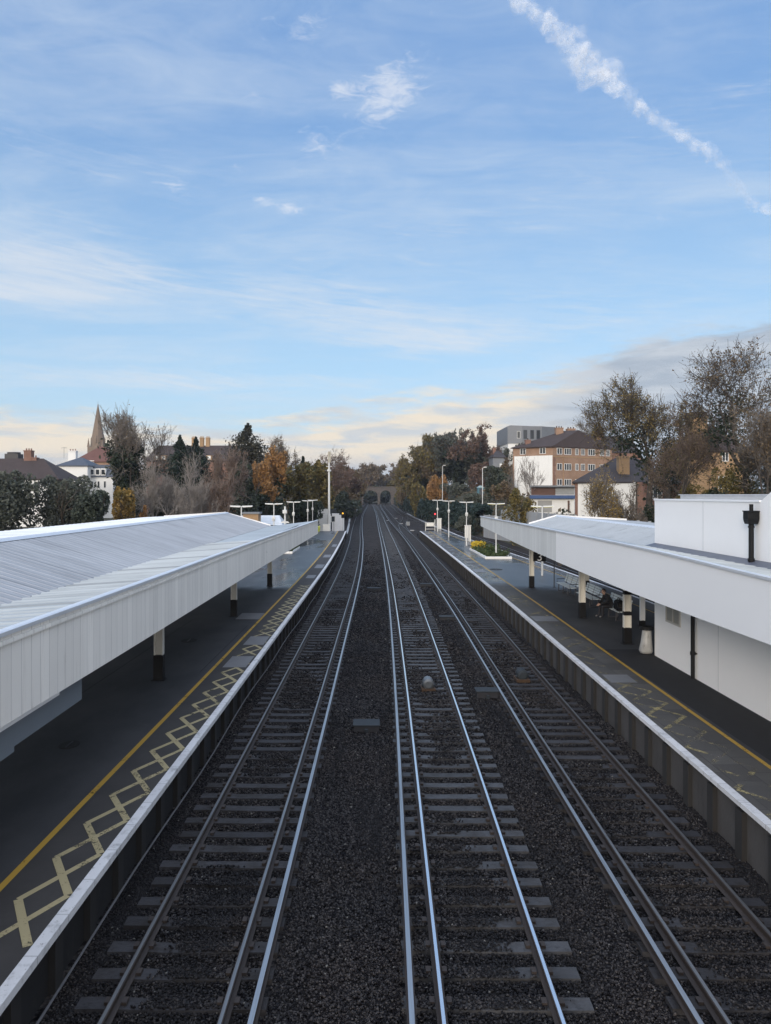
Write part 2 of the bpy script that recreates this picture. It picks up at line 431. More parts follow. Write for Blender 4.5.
def track(label, cx, D, side, head, slmat, ys=YS, y0=6.2, spacing=.62, dz=G, third=True, count=None):
    t = thing('railway_track', label, 'railway track', (cx, 0, 0), group='railway tracks between the platforms')
    for s in (-.753, .753):
        MB().sweep(shift(RAILP, s), ys, D, dz, ms=RAILM).build('running_rail', [M_railside, head], t)
    if third:
        MB().sweep(shift(CONDP, side * (.753 + .405)), ys, D, dz, ms=RAILM).build('conductor_rail', [M_railside, M_third], t)
    mes = SLP.setdefault(slmat.name, [sleeper_mesh(slmat, 5 + i) for i in range(4)])
    y = y0; k = 0; rest = MB()
    while y < ys[-1] - 1:
        s = (D(y + .5) - D(y - .5))
        if k < 100:
            o = bpy.data.objects.new('sleeper', rnd.choice(mes)); COL.objects.link(o); o.parent = t
            o.location = (D(y) + rnd.uniform(-.035, .035), y + rnd.uniform(-.03, .03), -.162 + dz(y) + rnd.uniform(-.004, .003))
            o.rotation_euler = (rnd.uniform(-.01, .01), 0, -s + rnd.uniform(-.012, .012) + (0 if k % 2 else math.pi))
        else:
            x = D(y); z = -.165 + dz(y)
            rest.box(x - 1.27, x + 1.27, y - .125, y + .125, z - .14, z)
        y += spacing; k += 1
    if rest.v: tag(rest.build('sleepers', slmat, t), kind='stuff')
    return t
T1 = track('dull railed track along the foot of the platform with the long boarded canopy', -2.70, D1, 1, M_dull, M_sl_dark)
T2 = track('middle track with brightly polished rails and grey sleepers', 1.63, D2, -1, M_bright, M_sl_grey)
T3 = track('dark track along the pier studded wall of the platform with the benches', 5.22, D3, -1, M_dull, M_sl_dark)
T4 = track('far side track running behind the island platform with the benches', 16.6, D4, 1, M_bright, M_sl_dark, ys=frange(20, 440, 5), y0=24)
# crossover rails between the two right hand lines, out beyond the platform ends
DX = hermite([(126, 5.22 + D3(126)), (140, 5.22 + D3(140) + .25), (165, 6.3), (195, 8.2), (222, 9.35)])
tx = thing('crossover_track', 'pointwork rails crossing between two tracks beyond the platform ends', 'railway track', (0, 0, 0))
for s in (-.753, .753):
    MB().sweep(shift(RAILP, s), frange(126, 222, 4), DX, lambda y: G(y) + .004, ms=RAILM).build('running_rail', [M_railside, M_bright], tx)

# ballast stones lying between the rails, thinning out with distance
def stones():
    P = []
    for (y0, y1, dens, smin, smax) in ((7.5, 13, 1700, .013, .031), (13, 20, 950, .017, .037), (20, 30, 420, .024, .048), (30, 48, 130, .034, .062), (48, 95, 45, .05, .09)):
        n = int((y1 - y0) * 11.2 * dens)
        x = RG.uniform(-4.4, 7.05, n); y = RG.uniform(y0, y1, n); s = RG.uniform(smin, smax, n); kp = RG.random(n) > np.clip((y - 45) / 50, 0, 1) ** .7; x, y, s = x[kp], y[kp], s[kp]
        P.append(np.stack([x, y, s], 1))
    P = np.concatenate(P); x, y, s = P.T
    ok = np.ones(len(P), bool); z = np.full(len(P), -.232)
    yy = np.arange(0, 100, .5)
    for cx, D, bury, side in ((-2.70, D1, .30, 1), (1.63, D2, .40, -1), (5.22, D3, .25, -1)):
        dd = np.interp(y, yy, [D(t) for t in yy]); u = x - cx - dd
        for r in (-.753, .753): ok &= np.abs(u - r) > .075 + s * .6
        ok &= np.abs(u - side * 1.158) > .085 + s * .5
        on = np.abs(u) < 1.27
        ph = np.abs(((y - 6.2) / .62 + .5) % 1 - .5) * .62
        onsl = on & (ph < .125 + s * .3)
        # patches where the middle of the sleepers is buried
        wob = np.sin(y * .9 + cx) + np.sin(y * .37 + cx * 3) + .8 * np.sin(y * 2.1)
        buried = onsl & (np.abs(u + .3 * np.sin(y * .5)) < .30 + .20 * wob + .12 * RG.normal(size=len(x))) & (wob > -.35)
        if cx > 0 and cx < 3: buried |= onsl & (y < 14.4) & (u < .1 + .2 * np.sin(y * 1.3) + .10 * RG.normal(size=len(x)))
        drop = onsl & ~buried & (RG.random(len(x)) > np.clip(.08 + .10 * wob, .03, .3))
        ok &= ~drop
        z = np.where(buried, -.150, z)
        z = np.where(on & ~onsl, -.222 + .03 * RG.random(len(x)), z)
    six = ~((x < -1.2) | (x > .4)); z = np.where(six, z + .02 + .02 * np.sin(y * .7), z)
    shoulder = (x > 2.95) & (x < 3.9); z = np.where(shoulder, z + .03, z)
    x, y, s, z = x[ok], y[ok], s[ok], z[ok]; n = len(x)
    base = np.array([(1, 0, 0), (0, 1, 0), (-1, 0, 0), (0, -1, 0), (0, 0, 1), (0, 0, -1)], float)
    Fc = np.array([(0, 1, 4), (1, 2, 4), (2, 3, 4), (3, 0, 4), (1, 0, 5), (2, 1, 5), (3, 2, 5), (0, 3, 5)])
    q = RG.normal(size=(n, 4)); q /= np.linalg.norm(q, axis=1)[:, None]; w, a, b, c = q.T
    R = np.stack([1 - 2*(b*b + c*c), 2*(a*b - w*c), 2*(a*c + w*b), 2*(a*b + w*c), 1 - 2*(a*a + c*c), 2*(b*c - w*a), 2*(a*c - w*b), 2*(b*c + w*a), 1 - 2*(a*a + b*b)], 1).reshape(n, 3, 3)
    B = base[None] * RG.uniform(.6, 1.15, (n, 6, 1)) * s[:, None, None] + RG.normal(size=(n, 6, 3)) * (s * .14)[:, None, None]
    Vv = np.einsum('nij,nkj->nki', R, B); Vv[:, :, 2] *= .8
    Vv += np.stack([x, y, z], 1)[:, None, :]
    Ff = (Fc[None] + (np.arange(n) * 6)[:, None, None]).reshape(-1, 3)
    return np_mesh('ballast', Vv.reshape(-1, 3), Ff, M_stone)
tag(stones(), kind='stuff')

# ------------------------------------------------------------------ platforms
def asphalt_fn(N, p):
    x, y, z = N.sep(p)
    g = N.noise(p, 60, 3, .7); b = N.noise(N.mapv(p, (1, .5, 1)), .5, 6, .62); f = N.noise(p, 3.1, 5, .6)
    c = N.mix(N.ss(.35, .68, b), (.017, .0175, .021), (.040, .039, .042))
    c = N.mix(N.mul(N.ss(.60, .70, f), .35), c, (.05, .048, .048))
    wet = N.mul(N.add(.68, N.mul(N.ss(.46, .64, N.noise(N.mapv(p, (.8, .22, 1)), .32, 3, .5)), .32)), N.ss(46, 49, N.add(y, N.mul(b, 4))))
    c = N.mix(N.mul(wet, .3), c, (.02, .02, .022))
    r = N.add(N.add(.68, N.mul(g, .2)), N.mul(wet, -.60))
    hh = N.mul(g, N.sub(1.0, N.mul(wet, .85)))
    return dict(color=c, rough=r, bump=(hh, .35, .01))
M_asph = material('asphalt', asphalt_fn, .8, spec=.6)
def slab_fn(N, p):
    x, y, z = N.sep(p)
    n = N.new('ShaderNodeTexBrick'); N.put(n.inputs['Vector'], N.xyz(y, x, 0))
    n.inputs['Scale'].default_value = 1; n.inputs['Brick Width'].default_value = .9; n.inputs['Row Height'].default_value = .6
    n.inputs['Mortar Size'].default_value = .012; n.inputs['Color1'].default_value = (.050, .046, .043, 1); n.inputs['Color2'].default_value = (.085, .079, .073, 1); n.inputs['Mortar'].default_value = (.025, .024, .024, 1)
    b = N.noise(p, .8, 6, .65); g = N.noise(p, 30, 3, .7)
    c = N.mix(N.mul(N.ss(.4, .7, b), .55), n.outputs[0], (.045, .043, .042))
    c = N.mix(N.mul(g, .3), c, (.09, .085, .08))
    wet = N.mul(N.ss(.42, .55, N.noise(N.mapv(p, (1, .4, 1)), .7, 5, .6)), N.ss(46, 50, y))
    return dict(color=c, rough=N.add(.7, N.mul(wet, -.5)), bump=(g, .3, .01))
M_slab = material('paving_slab', slab_fn, .75)
def cope_fn(N, p):
    x, y, z = N.sep(p); t = N.m('DIVIDE', y, .92); cell = N.m('FLOOR', t); fr = N.m('FRACT', t)
    rb = N.new('ShaderNodeTexWhiteNoise', noise_dimensions='1D'); N.put(rb.inputs['W'], cell); gap = N.m('LESS_THAN', fr, .022)
    a = N.noise(p, 3.5, 6, .7); b = N.noise(p, 16, 5, .7)
    c = N.mix(N.mul(rb.outputs['Value'], .5), (.62, .62, .63), (.47, .47, .48)); c = N.mix(N.mul(N.ss(.5, .72, a), .7), c, (.22, .22, .22)); c = N.mix(N.ss(.62, .7, b), c, (.15, .145, .14))
    return dict(color=N.mix(N.mul(gap, .4), c, (.06, .06, .06)), bump=(N.sub(b, N.mul(gap, 2.0)), .3, .01))
M_cope = material('white_coping_paint', cope_fn, .65)
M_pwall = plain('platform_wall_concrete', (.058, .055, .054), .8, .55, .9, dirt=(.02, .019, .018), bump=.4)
M_pdark = plain('dark_pier', (.022, .021, .021), .8, .4, 1.2)
def paint_fn(c, keep):
    def fn(N, p):
        a = N.noise(p, 2.2, 6, .7); g = N.noise(p, 22, 4, .7); big = N.noise(p, .35, 3, .5)
        f = N.ss(keep - .06, keep + .06, N.add(N.add(N.mul(a, .5), N.mul(g, .3)), N.mul(big, .25)))
        return dict(color=N.mix(N.mul(a, .45), c, [q * .6 for q in c]), alpha=f)
    return fn
M_yel = material('yellow_line_paint', paint_fn((.44, .27, .04), .44), .6)
M_cream = material('cream_hatch_paint', paint_fn((.38, .32, .18), .475), .6)
M_worn = material('worn_cream_paint', paint_fn((.36, .30, .15), .57), .6)

PY = frange(-6, 118, 2)
def EL(y): return -4.16 + D1(y) - .03
def ER(y): return 6.78 + D3(y)
def pl(name, mats, prof, D, ms, ys=PY):
    return tag(MB().sweep(prof, ys, D, lambda y: 0, closed=True, ms=ms).build(name, mats), kind='structure')
# left platform: coping, paving strip, asphalt; ring runs under the slab
M_slabd = material('dark_paving', lambda N, p: dict(color=N.mix(N.noise(p, 1.1, 6, .65), (.020, .018, .018), (.056, .051, .048)), bump=(N.noise(p, 30, 3, .7), .3, .01)), .8)
pl('platform_left', [M_asph, M_slabd, M_cope, M_pdark], [(-4.19, PZ), (-4.36, PZ), (-5.42, PZ), (-21, PZ), (-21, PZ - .18), (-4.36, PZ - .18), (-4.19, PZ - .11)], D1, [2, 1, 0, 3, 3, 3, 2])
PYR = PY
def far_edge(y): return 14.9 - smooth(35, 118, y) * 3.0
mb = MB()
ring = lambda y: [(6.78 + D3(y), PZ), (6.96 + D3(y), PZ), (8.22 + D3(y), PZ), (far_edge(y) - 1.2, PZ), (far_edge(y) - .18, PZ), (far_edge(y), PZ), (far_edge(y), PZ - .12), (6.96 + D3(y), PZ - .18), (6.78 + D3(y), PZ - .09)]
rings = []
for y in PYR:
    i = len(mb.v); mb.v += [(x, y, z) for x, z in ring(y)]; rings.append(i)
for a, b in zip(rings, rings[1:]):
    for j, m_ in enumerate([2, 1, 0, 1, 2, 2, 3, 3, 2]):
        mb.f.append((a + j, a + (j + 1) % 9, b + (j + 1) % 9, b + j)); mb.m.append(m_)
mb.f.append(tuple(rings[-1] + j for j in range(9))); mb.m.append(3)
tag(mb.build('platform_right', [M_asph, M_slab, M_cope, M_pdark]), kind='structure')
# end ramps
for nm, x0, x1 in (('platform_ramp_left', -21 + D1(118), -4.19 + D1(118)), ('platform_ramp_right', 6.78 + D3(118), far_edge(118))):
    tag(MB().hexa([(x0, 118.01, -.3), (x1, 118.01, -.3), (x1, 126, -.3), (x0, 126, -.3), (x0, 118.01, PZ), (x1, 118.01, PZ), (x1, 126, -.18), (x0, 126, -.18)]).build(nm, M_asph), kind='structure')
# walls below the copings, with piers
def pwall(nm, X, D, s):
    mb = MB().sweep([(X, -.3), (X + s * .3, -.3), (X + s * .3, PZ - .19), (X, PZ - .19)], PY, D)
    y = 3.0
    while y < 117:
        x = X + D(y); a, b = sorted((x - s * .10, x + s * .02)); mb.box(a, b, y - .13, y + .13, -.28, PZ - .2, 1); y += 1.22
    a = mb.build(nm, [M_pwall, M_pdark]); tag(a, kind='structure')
M_pw0 = M_pwall; M_pwall = plain('shaded_platform_wall', (.015, .015, .016), .8, .5, .9, dirt=(.034, .032, .032))  # shade on the left wall put into a darker copy of the concrete
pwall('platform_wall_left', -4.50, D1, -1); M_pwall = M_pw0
pwall('platform_wall_right', 6.93, D3, 1)
tag(MB().sweep([(0, -.3), (.2, -.3), (.2, PZ - .13), (0, PZ - .13)], PY, lambda y: far_edge(y) - .3).build('platform_wall_far', M_pwall), kind='structure')

# painted lines: sheets 4 mm above the surface
def strip(mb, x0, x1, ys, D, z=PZ + .004):
    for a, b in zip(ys, ys[1:]):
        mb.poly([(x0 + D(a), a, z), (x1 + D(a), a, z), (x1 + D(b), b, z), (x0 + D(b), b, z)])
mb = MB(); strip(mb, -5.53, -5.42, PY, D1); tag(mb.build('yellow_line_left', M_yel), kind='structure')
mb = MB(); strip(mb, 8.22, 8.33, PY, D3); tag(mb.build('yellow_line_right', M_yel), kind='structure')
mb = MB()
for a, b in zip(PY, PY[1:]): mb.poly([(far_edge(a) - 1.28, a, PZ + .004), (far_edge(a) - 1.2, a, PZ + .004), (far_edge(b) - 1.2, b, PZ + .004), (far_edge(b) - 1.28, b, PZ + .004)])
tag(mb.build('yellow_line_far', M_yel), kind='structure')
def hatch(nm, D, xa, xb, y0, y1, mat, skip=(), both=True):
    mb = MB(); y = y0; k = 0
    def stroke(p, q, w, z):
        p, q = Vector((p[0] + D(p[1]), p[1], z)), Vector((q[0] + D(q[1]), q[1], z))
        d = (q - p).normalized(); n_ = Vector((-d.y, d.x, 0)) * w / 2; mid = (p + q) / 2
        for a, b in ((p, mid), (mid, q)): mb.poly([a - n_, b - n_, b + n_, a + n_])
    while y < y1:
        if not any(a <= y <= b for a, b in skip):
            stroke((xa, y + 1.09), (xb, y), .12, PZ + .008)
            if both: stroke((xa, y - .12), (xb, y + 1.2), .105, PZ + .004)
        y += 1.22; k += 1
    return tag(mb.build(nm, mat), kind='structure')
hatch('hatch_marking_left', D1, -5.06, -4.40, 9.4, 47, M_cream, skip=((24.2, 25.8), (28, 29.5)))
hatch('hatch_marking_right', D3, 7.95, 7.02, 12, 30, M_worn)
hatch('hatch_marking_right', D3, 7.95, 7.10, 30.5, 74, M_worn)
M_patch = plain('newer_black_asphalt', (.014, .014, .016), .85, .4, 3)
mb = MB(); strip(mb, 8.55, 10.0, [4, 12, 20, 27.5], lambda y: 0); tag(mb.build('asphalt_patch', M_patch), kind='structure')
mb = MB(); strip(mb, -5.80, -5.77, [24, 28, 32.5], D1); strip(mb, -8.6, -8.57, [8, 14, 22, 34], D1); strip(mb, -5.86, -5.5, [33.2, 33.24], D1); tag(mb.build('asphalt_joint', M_patch), kind='structure')
# pale repair slabs let into the platform edge, covers and drains
M_pale = plain('pale_repair_slab', (.15, .15, .155), .6, .3, 1.5)
for (D, x0, x1, y0, y1) in ((D1, -5.2, -4.42, 24.6, 26.3), (D1, -5.2, -4.42, 28.3, 30.0), (D1, -5.1, -4.5, 51, 53), (D1, -5.1, -4.45, 58, 61), (D1, -5.1, -4.45, 68, 71), (D1, -5.0, -4.5, 82, 86), (D3, 7.05, 8.1, 33.6, 35), (D3, 7.05, 7.9, 55, 57), (D3, 7.1, 7.9, 22.6, 23.6)):
    mb = MB(); strip(mb, x0, x1, [y0, (y0 + y1) / 2, y1], D, PZ + .011); tag(mb.build('repair_slab', M_pale), kind='structure')
# ------------------------------------------------------------------ canopies
def zof(r, X): return H - r * abs(X)
def boards_fn(c, joints, streak):
    def fn(N, p):
        x, y, z = N.sep(p)
        cell = N.m('FLOOR', N.m('DIVIDE', y, joints)); fr = N.m('FRACT', N.m('DIVIDE', y, joints))
        rb = N.new('ShaderNodeTexWhiteNoise', noise_dimensions='1D'); N.put(rb.inputs['W'], cell); rv = rb.outputs['Value']
        gap = N.m('LESS_THAN', N.m('ABSOLUTE', N.sub(fr, .5)), .487)
        st = N.noise(N.mapv(p, (1, 7, .35)), 1.3, 6, .7); big = N.noise(p, .4, 4)
        k = N.add(N.add(.9, N.mul(rv, .12)), N.mul(N.sub(big, .5), .22))
        hsv = N.new('ShaderNodeHueSaturation'); N.put(hsv.inputs['Value'], k); hsv.inputs['Color'].default_value = (*c, 1)
        col_ = N.mix(N.mul(N.ss(.56, .78, st), streak), hsv.outputs[0], (.30, .26, .21))
        col_ = N.mix(gap, [q * .45 for q in c], col_)
        spot = N.m('LESS_THAN', N.voro(N.mapv(p, (1, .55, 1.1)), .9), .035)
        col_ = N.mix(N.mul(spot, .8), col_, (.08, .07, .06))
        return dict(color=col_, rough=.6, bump=(gap, .35, .01))
    return fn
M_board = material('painted_boards', boards_fn((.82, .79, .73), .30, .55), .6)
M_boardR = material('painted_boards_grey', boards_fn((.62, .63, .62), .30, .45), .6)
M_smooth = plain('smooth_white_wall', (.80, .79, .775), .7, .06, .4)
M_panel = plain('smooth_white_panel', (.78, .78, .78), .5, .05, .5)
M_white = plain('white_render', (.78, .78, .78), .7, .07, .6, dirt=(.62, .61, .58))
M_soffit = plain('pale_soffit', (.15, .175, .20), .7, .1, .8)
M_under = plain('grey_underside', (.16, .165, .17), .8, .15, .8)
M_black = plain('black_paint', (.009, .009, .010), .5, .3, 2, spec=.2)
M_cream2 = plain('cream_column_paint', (.62, .60, .54), .5, .12, 3, dirt=(.4, .36, .3))
M_gutter = plain('light_gutter', (.62, .64, .67), .4, .12, 2, metal=.3)
def roofmat(name, c, pitch, d=(0, 1), rough=.5):
    def fn(N, p):
        x, y, z = N.sep(p)
        t = N.m('FRACT', N.m('DIVIDE', y, pitch)); rib = N.ss(.40, .5, N.m('ABSOLUTE', N.sub(t, .5)))
        bay = N.m('FRACT', N.m('DIVIDE', y, pitch * 8)); lap = N.m('LESS_THAN', bay, .03)
        a = N.noise(N.mapv(p, (.3, 1.5, 1)), 1.2, 6, .65); b = N.noise(p, .25, 4)
        cc = N.mix(N.ss(.3, .75, a), c, [q * .72 for q in c]); cc = N.mix(N.mul(N.ss(.45, .7, b), .4), cc, [q * 1.15 for q in c])
        cc = N.mix(N.mul(rib, .3), cc, [q * .6 for q in c]); cc = N.mix(N.mul(lap, .55), cc, [q * .35 for q in c])
        return dict(color=cc, rough=N.add(rough - .08, N.mul(a, .2)), bump=(rib, .6, .03))
    return material(name, fn, rough)
M_roof = roofmat('grey_profiled_sheet', (.36, .362, .37), .33, rough=.5)
M_strip = roofmat('pale_seamed_sheet', (.40, .43, .44), .42, rough=.5)
M_flat = roofmat('bright_flat_sheet', (.62, .66, .70), .5, rough=.35)  # sky reflection on the rear canopy roof put into a paler colour

def sheet(mb, X0, z0, X1, z1, ya0, yb0, ya1, yb1, th=.05, m=0):
    "sloping slab between two long edges"
    mb.hexa([(X0, ya0, z0 - th), (X1, ya1, z1 - th), (X1, yb1, z1 - th), (X0, yb0, z0 - th), (X0, ya0, z0), (X1, ya1, z1), (X1, yb1, z1), (X0, yb0, z0)], m)
def corrug(mb, X0, z0, X1, z1, y0, y1, pitch, h, th=.04):
    "sheet whose ribs run down the slope: trapezoid corrugation along Y, with real depth"
    ys_ = []; y = y0
    while y < y1 - pitch:
        ys_ += [(y, 0), (y + pitch * .78, 0), (y + pitch * .84, h), (y + pitch * .94, h)]; y += pitch
    ys_.append((y1, 0))
    i = len(mb.v)
    for y, q in ys_: mb.v += [(X0, y, z0 + q), (X1, y, z1 + q), (X1, y, z1 - th), (X0, y, z0 - th)]
    for k in range(len(ys_) - 1):
        a = i + 4 * k; b = a + 4
        for f in ((a, a + 1, b + 1, b), (a + 3, b + 3, b + 2, a + 2), (a, b, b + 3, a + 3), (a + 1, a + 2, b + 2, b + 1)):
            mb.f.append(f); mb.m.append(0)
    a = i + 4 * (len(ys_) - 1)
    mb.f += [(i, i + 3, i + 2, i + 1), (a, a + 1, a + 2, a + 3)]; mb.m += [0, 0]

cl = thing('platform_canopy', 'long canopy with grey ribbed roof and off white vertical boarded fascia on column row', 'platform canopy', (-9, 4, PZ))
def put(o, root):
    "parent keeping world place"
    o.parent = root; o.matrix_parent_inverse = Matrix.LocRotScale(root.location, root.rotation_euler, None).inverted(); return o
LT = hermite([(-2, 4.76), (10, 4.74), (18, 4.70), (28, 4.66), (45, 4.52), (66, 4.36)])
LB = hermite([(-2, 3.53), (10, 3.52), (13, 3.50), (28, 3.45), (66, 3.2)])
ysL = frange(-2, 66, 2)
mb = MB(); rings = []
for y in ysL:
    i = len(mb.v); mb.v += [(-5.0, y, LB(y)), (-5.0, y, LT(y)), (-5.06, y, LT(y)), (-5.06, y, LB(y))]; rings.append(i)
for a, b in zip(rings, rings[1:]):
    for j in range(4): mb.f.append((a + j, a + (j + 1) % 4, b + (j + 1) % 4, b + j)); mb.m.append(0)
mb.f.append(tuple(rings[-1] + j for j in range(4))); mb.m.append(0)
put(mb.build('fascia', M_board), cl)
mb = MB().sweep([(-5.08, .005), (-4.955, .005), (-4.955, .06), (-4.985, .075), (-5.08, .075)], ysL, lambda y: 0, LT); put(mb.build('gutter', M_gutter), cl)
mb = MB().sweep([(-4.998, -.12), (-4.965, -.12), (-4.965, -.06), (-4.998, -.06)], ysL, lambda y: 0, LT); put(mb.build('cornice', M_board), cl)
VX, VZ, RX, RZ, GY = -7.0, 4.56, -9.9, 5.43, 50
EY = lambda x: 50 + (x + 7.0) / 2.0 * 16
mb = MB(); corrug(mb, -5.08, 4.69, VX, VZ, -2, 32, .42, .03); sheet(mb, -5.08, 4.64, VX, VZ - .01, 32.01, 50, 32.01, 50); mb.hexa([(-5.08, 50.01, 4.45), (-5.08, 65.9, 4.28), (-5.2, 65.9, 4.28), (VX, 50.01, VZ - .06), (-5.08, 50.01, 4.53), (-5.08, 65.9, 4.35), (-5.2, 65.9, 4.35), (VX, 50.01, VZ - .01)])
put(mb.build('roof_strip', M_strip), cl)
mb = MB(); corrug(mb, VX - .01, VZ, RX, RZ, -2, GY, .33, .009); put(mb.build('roof_slope', M_roof), cl)
mb = MB(); corrug(mb, RX - .03, RZ + .005, -14.2, 5.24, -2, 46, .5, .03); put(mb.build('rear_roof', M_flat), cl)
mb = MB().sweep([(RX + .13, RZ - .02), (RX, RZ + .06), (RX - .13, RZ + .015), (RX, RZ + .02)], [-2, 20, 40, GY]); put(mb.build('ridge_capping', M_gutter), cl)
mb = MB(); mb.hexa([(RX - .2, GY + .01, RZ - .2), (VX, GY + .01, VZ - .18), (VX, GY + .09, VZ - .18), (RX - .2, GY + .09, RZ - .2), (RX - .2, GY + .01, RZ + .08), (VX, GY + .01, VZ + .08), (VX, GY + .09, VZ + .08), (RX - .2, GY + .09, RZ + .08)])
mb.hexa([(-14.2, GY + .01, 5.0), (RX - .21, GY + .01, RZ - .2), (RX - .21, GY + .09, RZ - .2), (-14.2, GY + .09, 5.0), (-14.2, GY + .01, 5.25), (RX - .21, GY + .01, RZ + .06), (RX - .21, GY + .09, RZ + .06), (-14.2, GY + .09, 5.25)])
put(mb.build('bargeboard', M_white), cl)
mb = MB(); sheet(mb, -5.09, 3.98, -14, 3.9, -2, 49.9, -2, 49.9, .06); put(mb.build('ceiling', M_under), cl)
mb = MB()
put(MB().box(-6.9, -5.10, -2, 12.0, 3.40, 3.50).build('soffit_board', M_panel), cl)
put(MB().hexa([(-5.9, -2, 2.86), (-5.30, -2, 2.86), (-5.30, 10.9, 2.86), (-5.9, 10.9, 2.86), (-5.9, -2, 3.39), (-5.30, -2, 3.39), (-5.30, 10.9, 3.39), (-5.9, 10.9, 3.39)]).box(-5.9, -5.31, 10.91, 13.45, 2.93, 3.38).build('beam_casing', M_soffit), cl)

def column(lab, X, Y, top, bands=(), w=.12, blackh=.78, mat=M_cream2, name='canopy_column'):
    c_ = thing(name, lab, 'column', (X, Y, PZ), 0, 'columns holding up the platform canopies')
    sh = MB()
    a, t = w, .035       # rolled steel H section with stiff flanges
    for s in (-1, 1): sh.box(s * a - t / 2, s * a + t / 2, -a * .8, a * .8, blackh, top - PZ)
    sh.box(-a + t / 2, a - t / 2, -.02, .02, blackh, top - PZ)
    sh.build('shaft', mat, c_)
    ft = MB().box(-a - .03, a + .03, -a * .8 - .02, a * .8 + .02, .02, blackh - .003).box(-a - .09, a + .09, -a - .05, a + .05, 0.0, .019)
    ft.build('black_base', M_black, c_, bevel=.008)
    for z in bands: MB().box(-a - .022, a + .022, -a * .8 - .006, a * .8 + .006, z, z + .15).build('black_band', M_black, c_)
    for s in (-1, 1):
        MB().hexa([(s * a, -.03, top - PZ - .55), (s * (a + .04), -.03, top - PZ - .55), (s * (a + .04), .03, top - PZ - .55), (s * a, .03, top - PZ - .55), (s * a, -.03, top - PZ - .02), (s * (a + .55), -.03, top - PZ - .02), (s * (a + .55), .03, top - PZ - .02), (s * a, .03, top - PZ - .02)]).build('bracket', mat, c_)
    return c_
lcols = [(23.0, -6.68, 'black footed cream column nearest the bridge under the boarded canopy'), (35.1, -6.64, 'black footed cream column beside the pale cover plate in the platform'),
         (46.7, -6.58, 'black footed cream column where dry asphalt turns wet under boarded canopy')]
for y, x, l in lcols: column(l, x, y, 3.92)
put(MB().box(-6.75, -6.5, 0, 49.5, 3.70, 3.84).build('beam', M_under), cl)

# right canopy
cr = thing('platform_canopy', 'white fascia canopy with low roof wrapped round the white station building', 'platform canopy', (10, 10, PZ))
FX = 7.62
RT = hermite([(4, 4.98), (14, 4.99), (20, 5.08), (30, 5.10), (53, 5.08)])
RB = hermite([(4, 3.76), (14, 3.76), (20, 3.74), (31, 3.86), (53, 4.42)])
for nm, y0, y1, m_, dxx in (('smooth_fascia', 4, 31, M_panel, 0), ('boarded_fascia', 31.02, 53, M_boardR, .015)):
    mb = MB(); rings = []
    for y in frange(y0, y1, 1.5):
        i = len(mb.v); mb.v += [(FX + dxx, y, RB(y)), (FX + dxx, y, RT(y)), (FX + .07, y, RT(y)), (FX + .07, y, RB(y))]; rings.append(i)
    for a, b in zip(rings, rings[1:]):
        for j in range(4): mb.f.append((a + j, a + (j + 1) % 4, b + (j + 1) % 4, b + j)); mb.m.append(0)
    mb.f.append(tuple(rings[0] + j for j in range(4))); mb.f.append(tuple(rings[-1] + j for j in range(4))); mb.m += [0, 0]
    put(mb.build(nm, m_), cr)
put(MB().sweep([(FX - .04, .004), (FX + .10, .004), (FX + .10, .06), (FX - .04, .06)], frange(4, 53, 1.5), lambda y: 0, RT).build('gutter', M_gutter), cr)
WX = 10.05
mb = MB(); corrug(mb, FX + .1, 5.03, WX - .005, 4.77, 4, 26.5, .55, .03); sheet(mb, FX + .1, 5.03, 10.05, 4.76, 26.51, 48, 26.51, 48); mb.hexa([(FX + .08, 48.01, 4.98), (10.05, 48.01, 4.71), (FX + .2, 52.9, 4.98), (FX + .08, 52.9, 4.98), (FX + .08, 48.01, 5.03), (10.05, 48.01, 4.76), (FX + .2, 52.9, 5.03), (FX + .08, 52.9, 5.03)])
put(mb.build('roof_strip', M_strip), cr)
mb = MB(); corrug(mb, 10.06, 4.76, 11.85, 5.28, 26.6, 48, .4, .012); sheet(mb, 11.88, 5.28, 16.4, 5.02, 26.6, 46, 26.6, 46)
put(mb.build('roof_slope', M_flat if False else plain('weathered_felt_roof', (.36, .37, .37), .6, .25, .6, dirt=(.2, .21, .2))), cr)
mb = MB().sweep([(11.74, 5.25), (11.85, 5.34), (11.97, 5.27)], [26.6, 40, 48]); put(mb.build('ridge_capping', M_gutter), cr)
mb = MB()
for (xa, za, xb, zb) in ((10.05, 4.76, 11.85, 5.28), (11.85, 5.28, 16.4, 5.02)):
    mb.hexa([(xa, 48.01, za - .22), (xb, 48.01, zb - .22), (xb, 48.09, zb - .22), (xa, 48.09, za - .22), (xa, 48.01, za + .08), (xb, 48.01, zb + .08), (xb, 48.09, zb + .08), (xa, 48.09, za + .08)])
put(mb.build('bargeboard', M_white), cr)
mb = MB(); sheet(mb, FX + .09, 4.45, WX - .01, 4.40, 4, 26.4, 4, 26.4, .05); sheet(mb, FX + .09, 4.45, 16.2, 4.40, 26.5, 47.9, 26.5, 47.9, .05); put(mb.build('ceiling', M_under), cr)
rc = [(28.6, 9.78, (2.35 - .45, 1.45 - .35), 'white column with two black bands beside the white building corner'), (34.6, 9.73, (), 'cream column in front of the benches on the right platform'),
      (45.9, 9.78, (), 'cream column near the numbered sign under the far end of the white canopy')]
for y, x, b, l in rc: column(l, x, y, 4.40, bands=b, blackh=.62 if b else .72)
column('slim white rear column behind the white building corner', 11.75, 32.4, 4.40, w=.085, blackh=.25, mat=M_white)
column('rear column with tall black foot behind the bench backs', 11.75, 41.0, 4.40, w=.13, blackh=1.0)

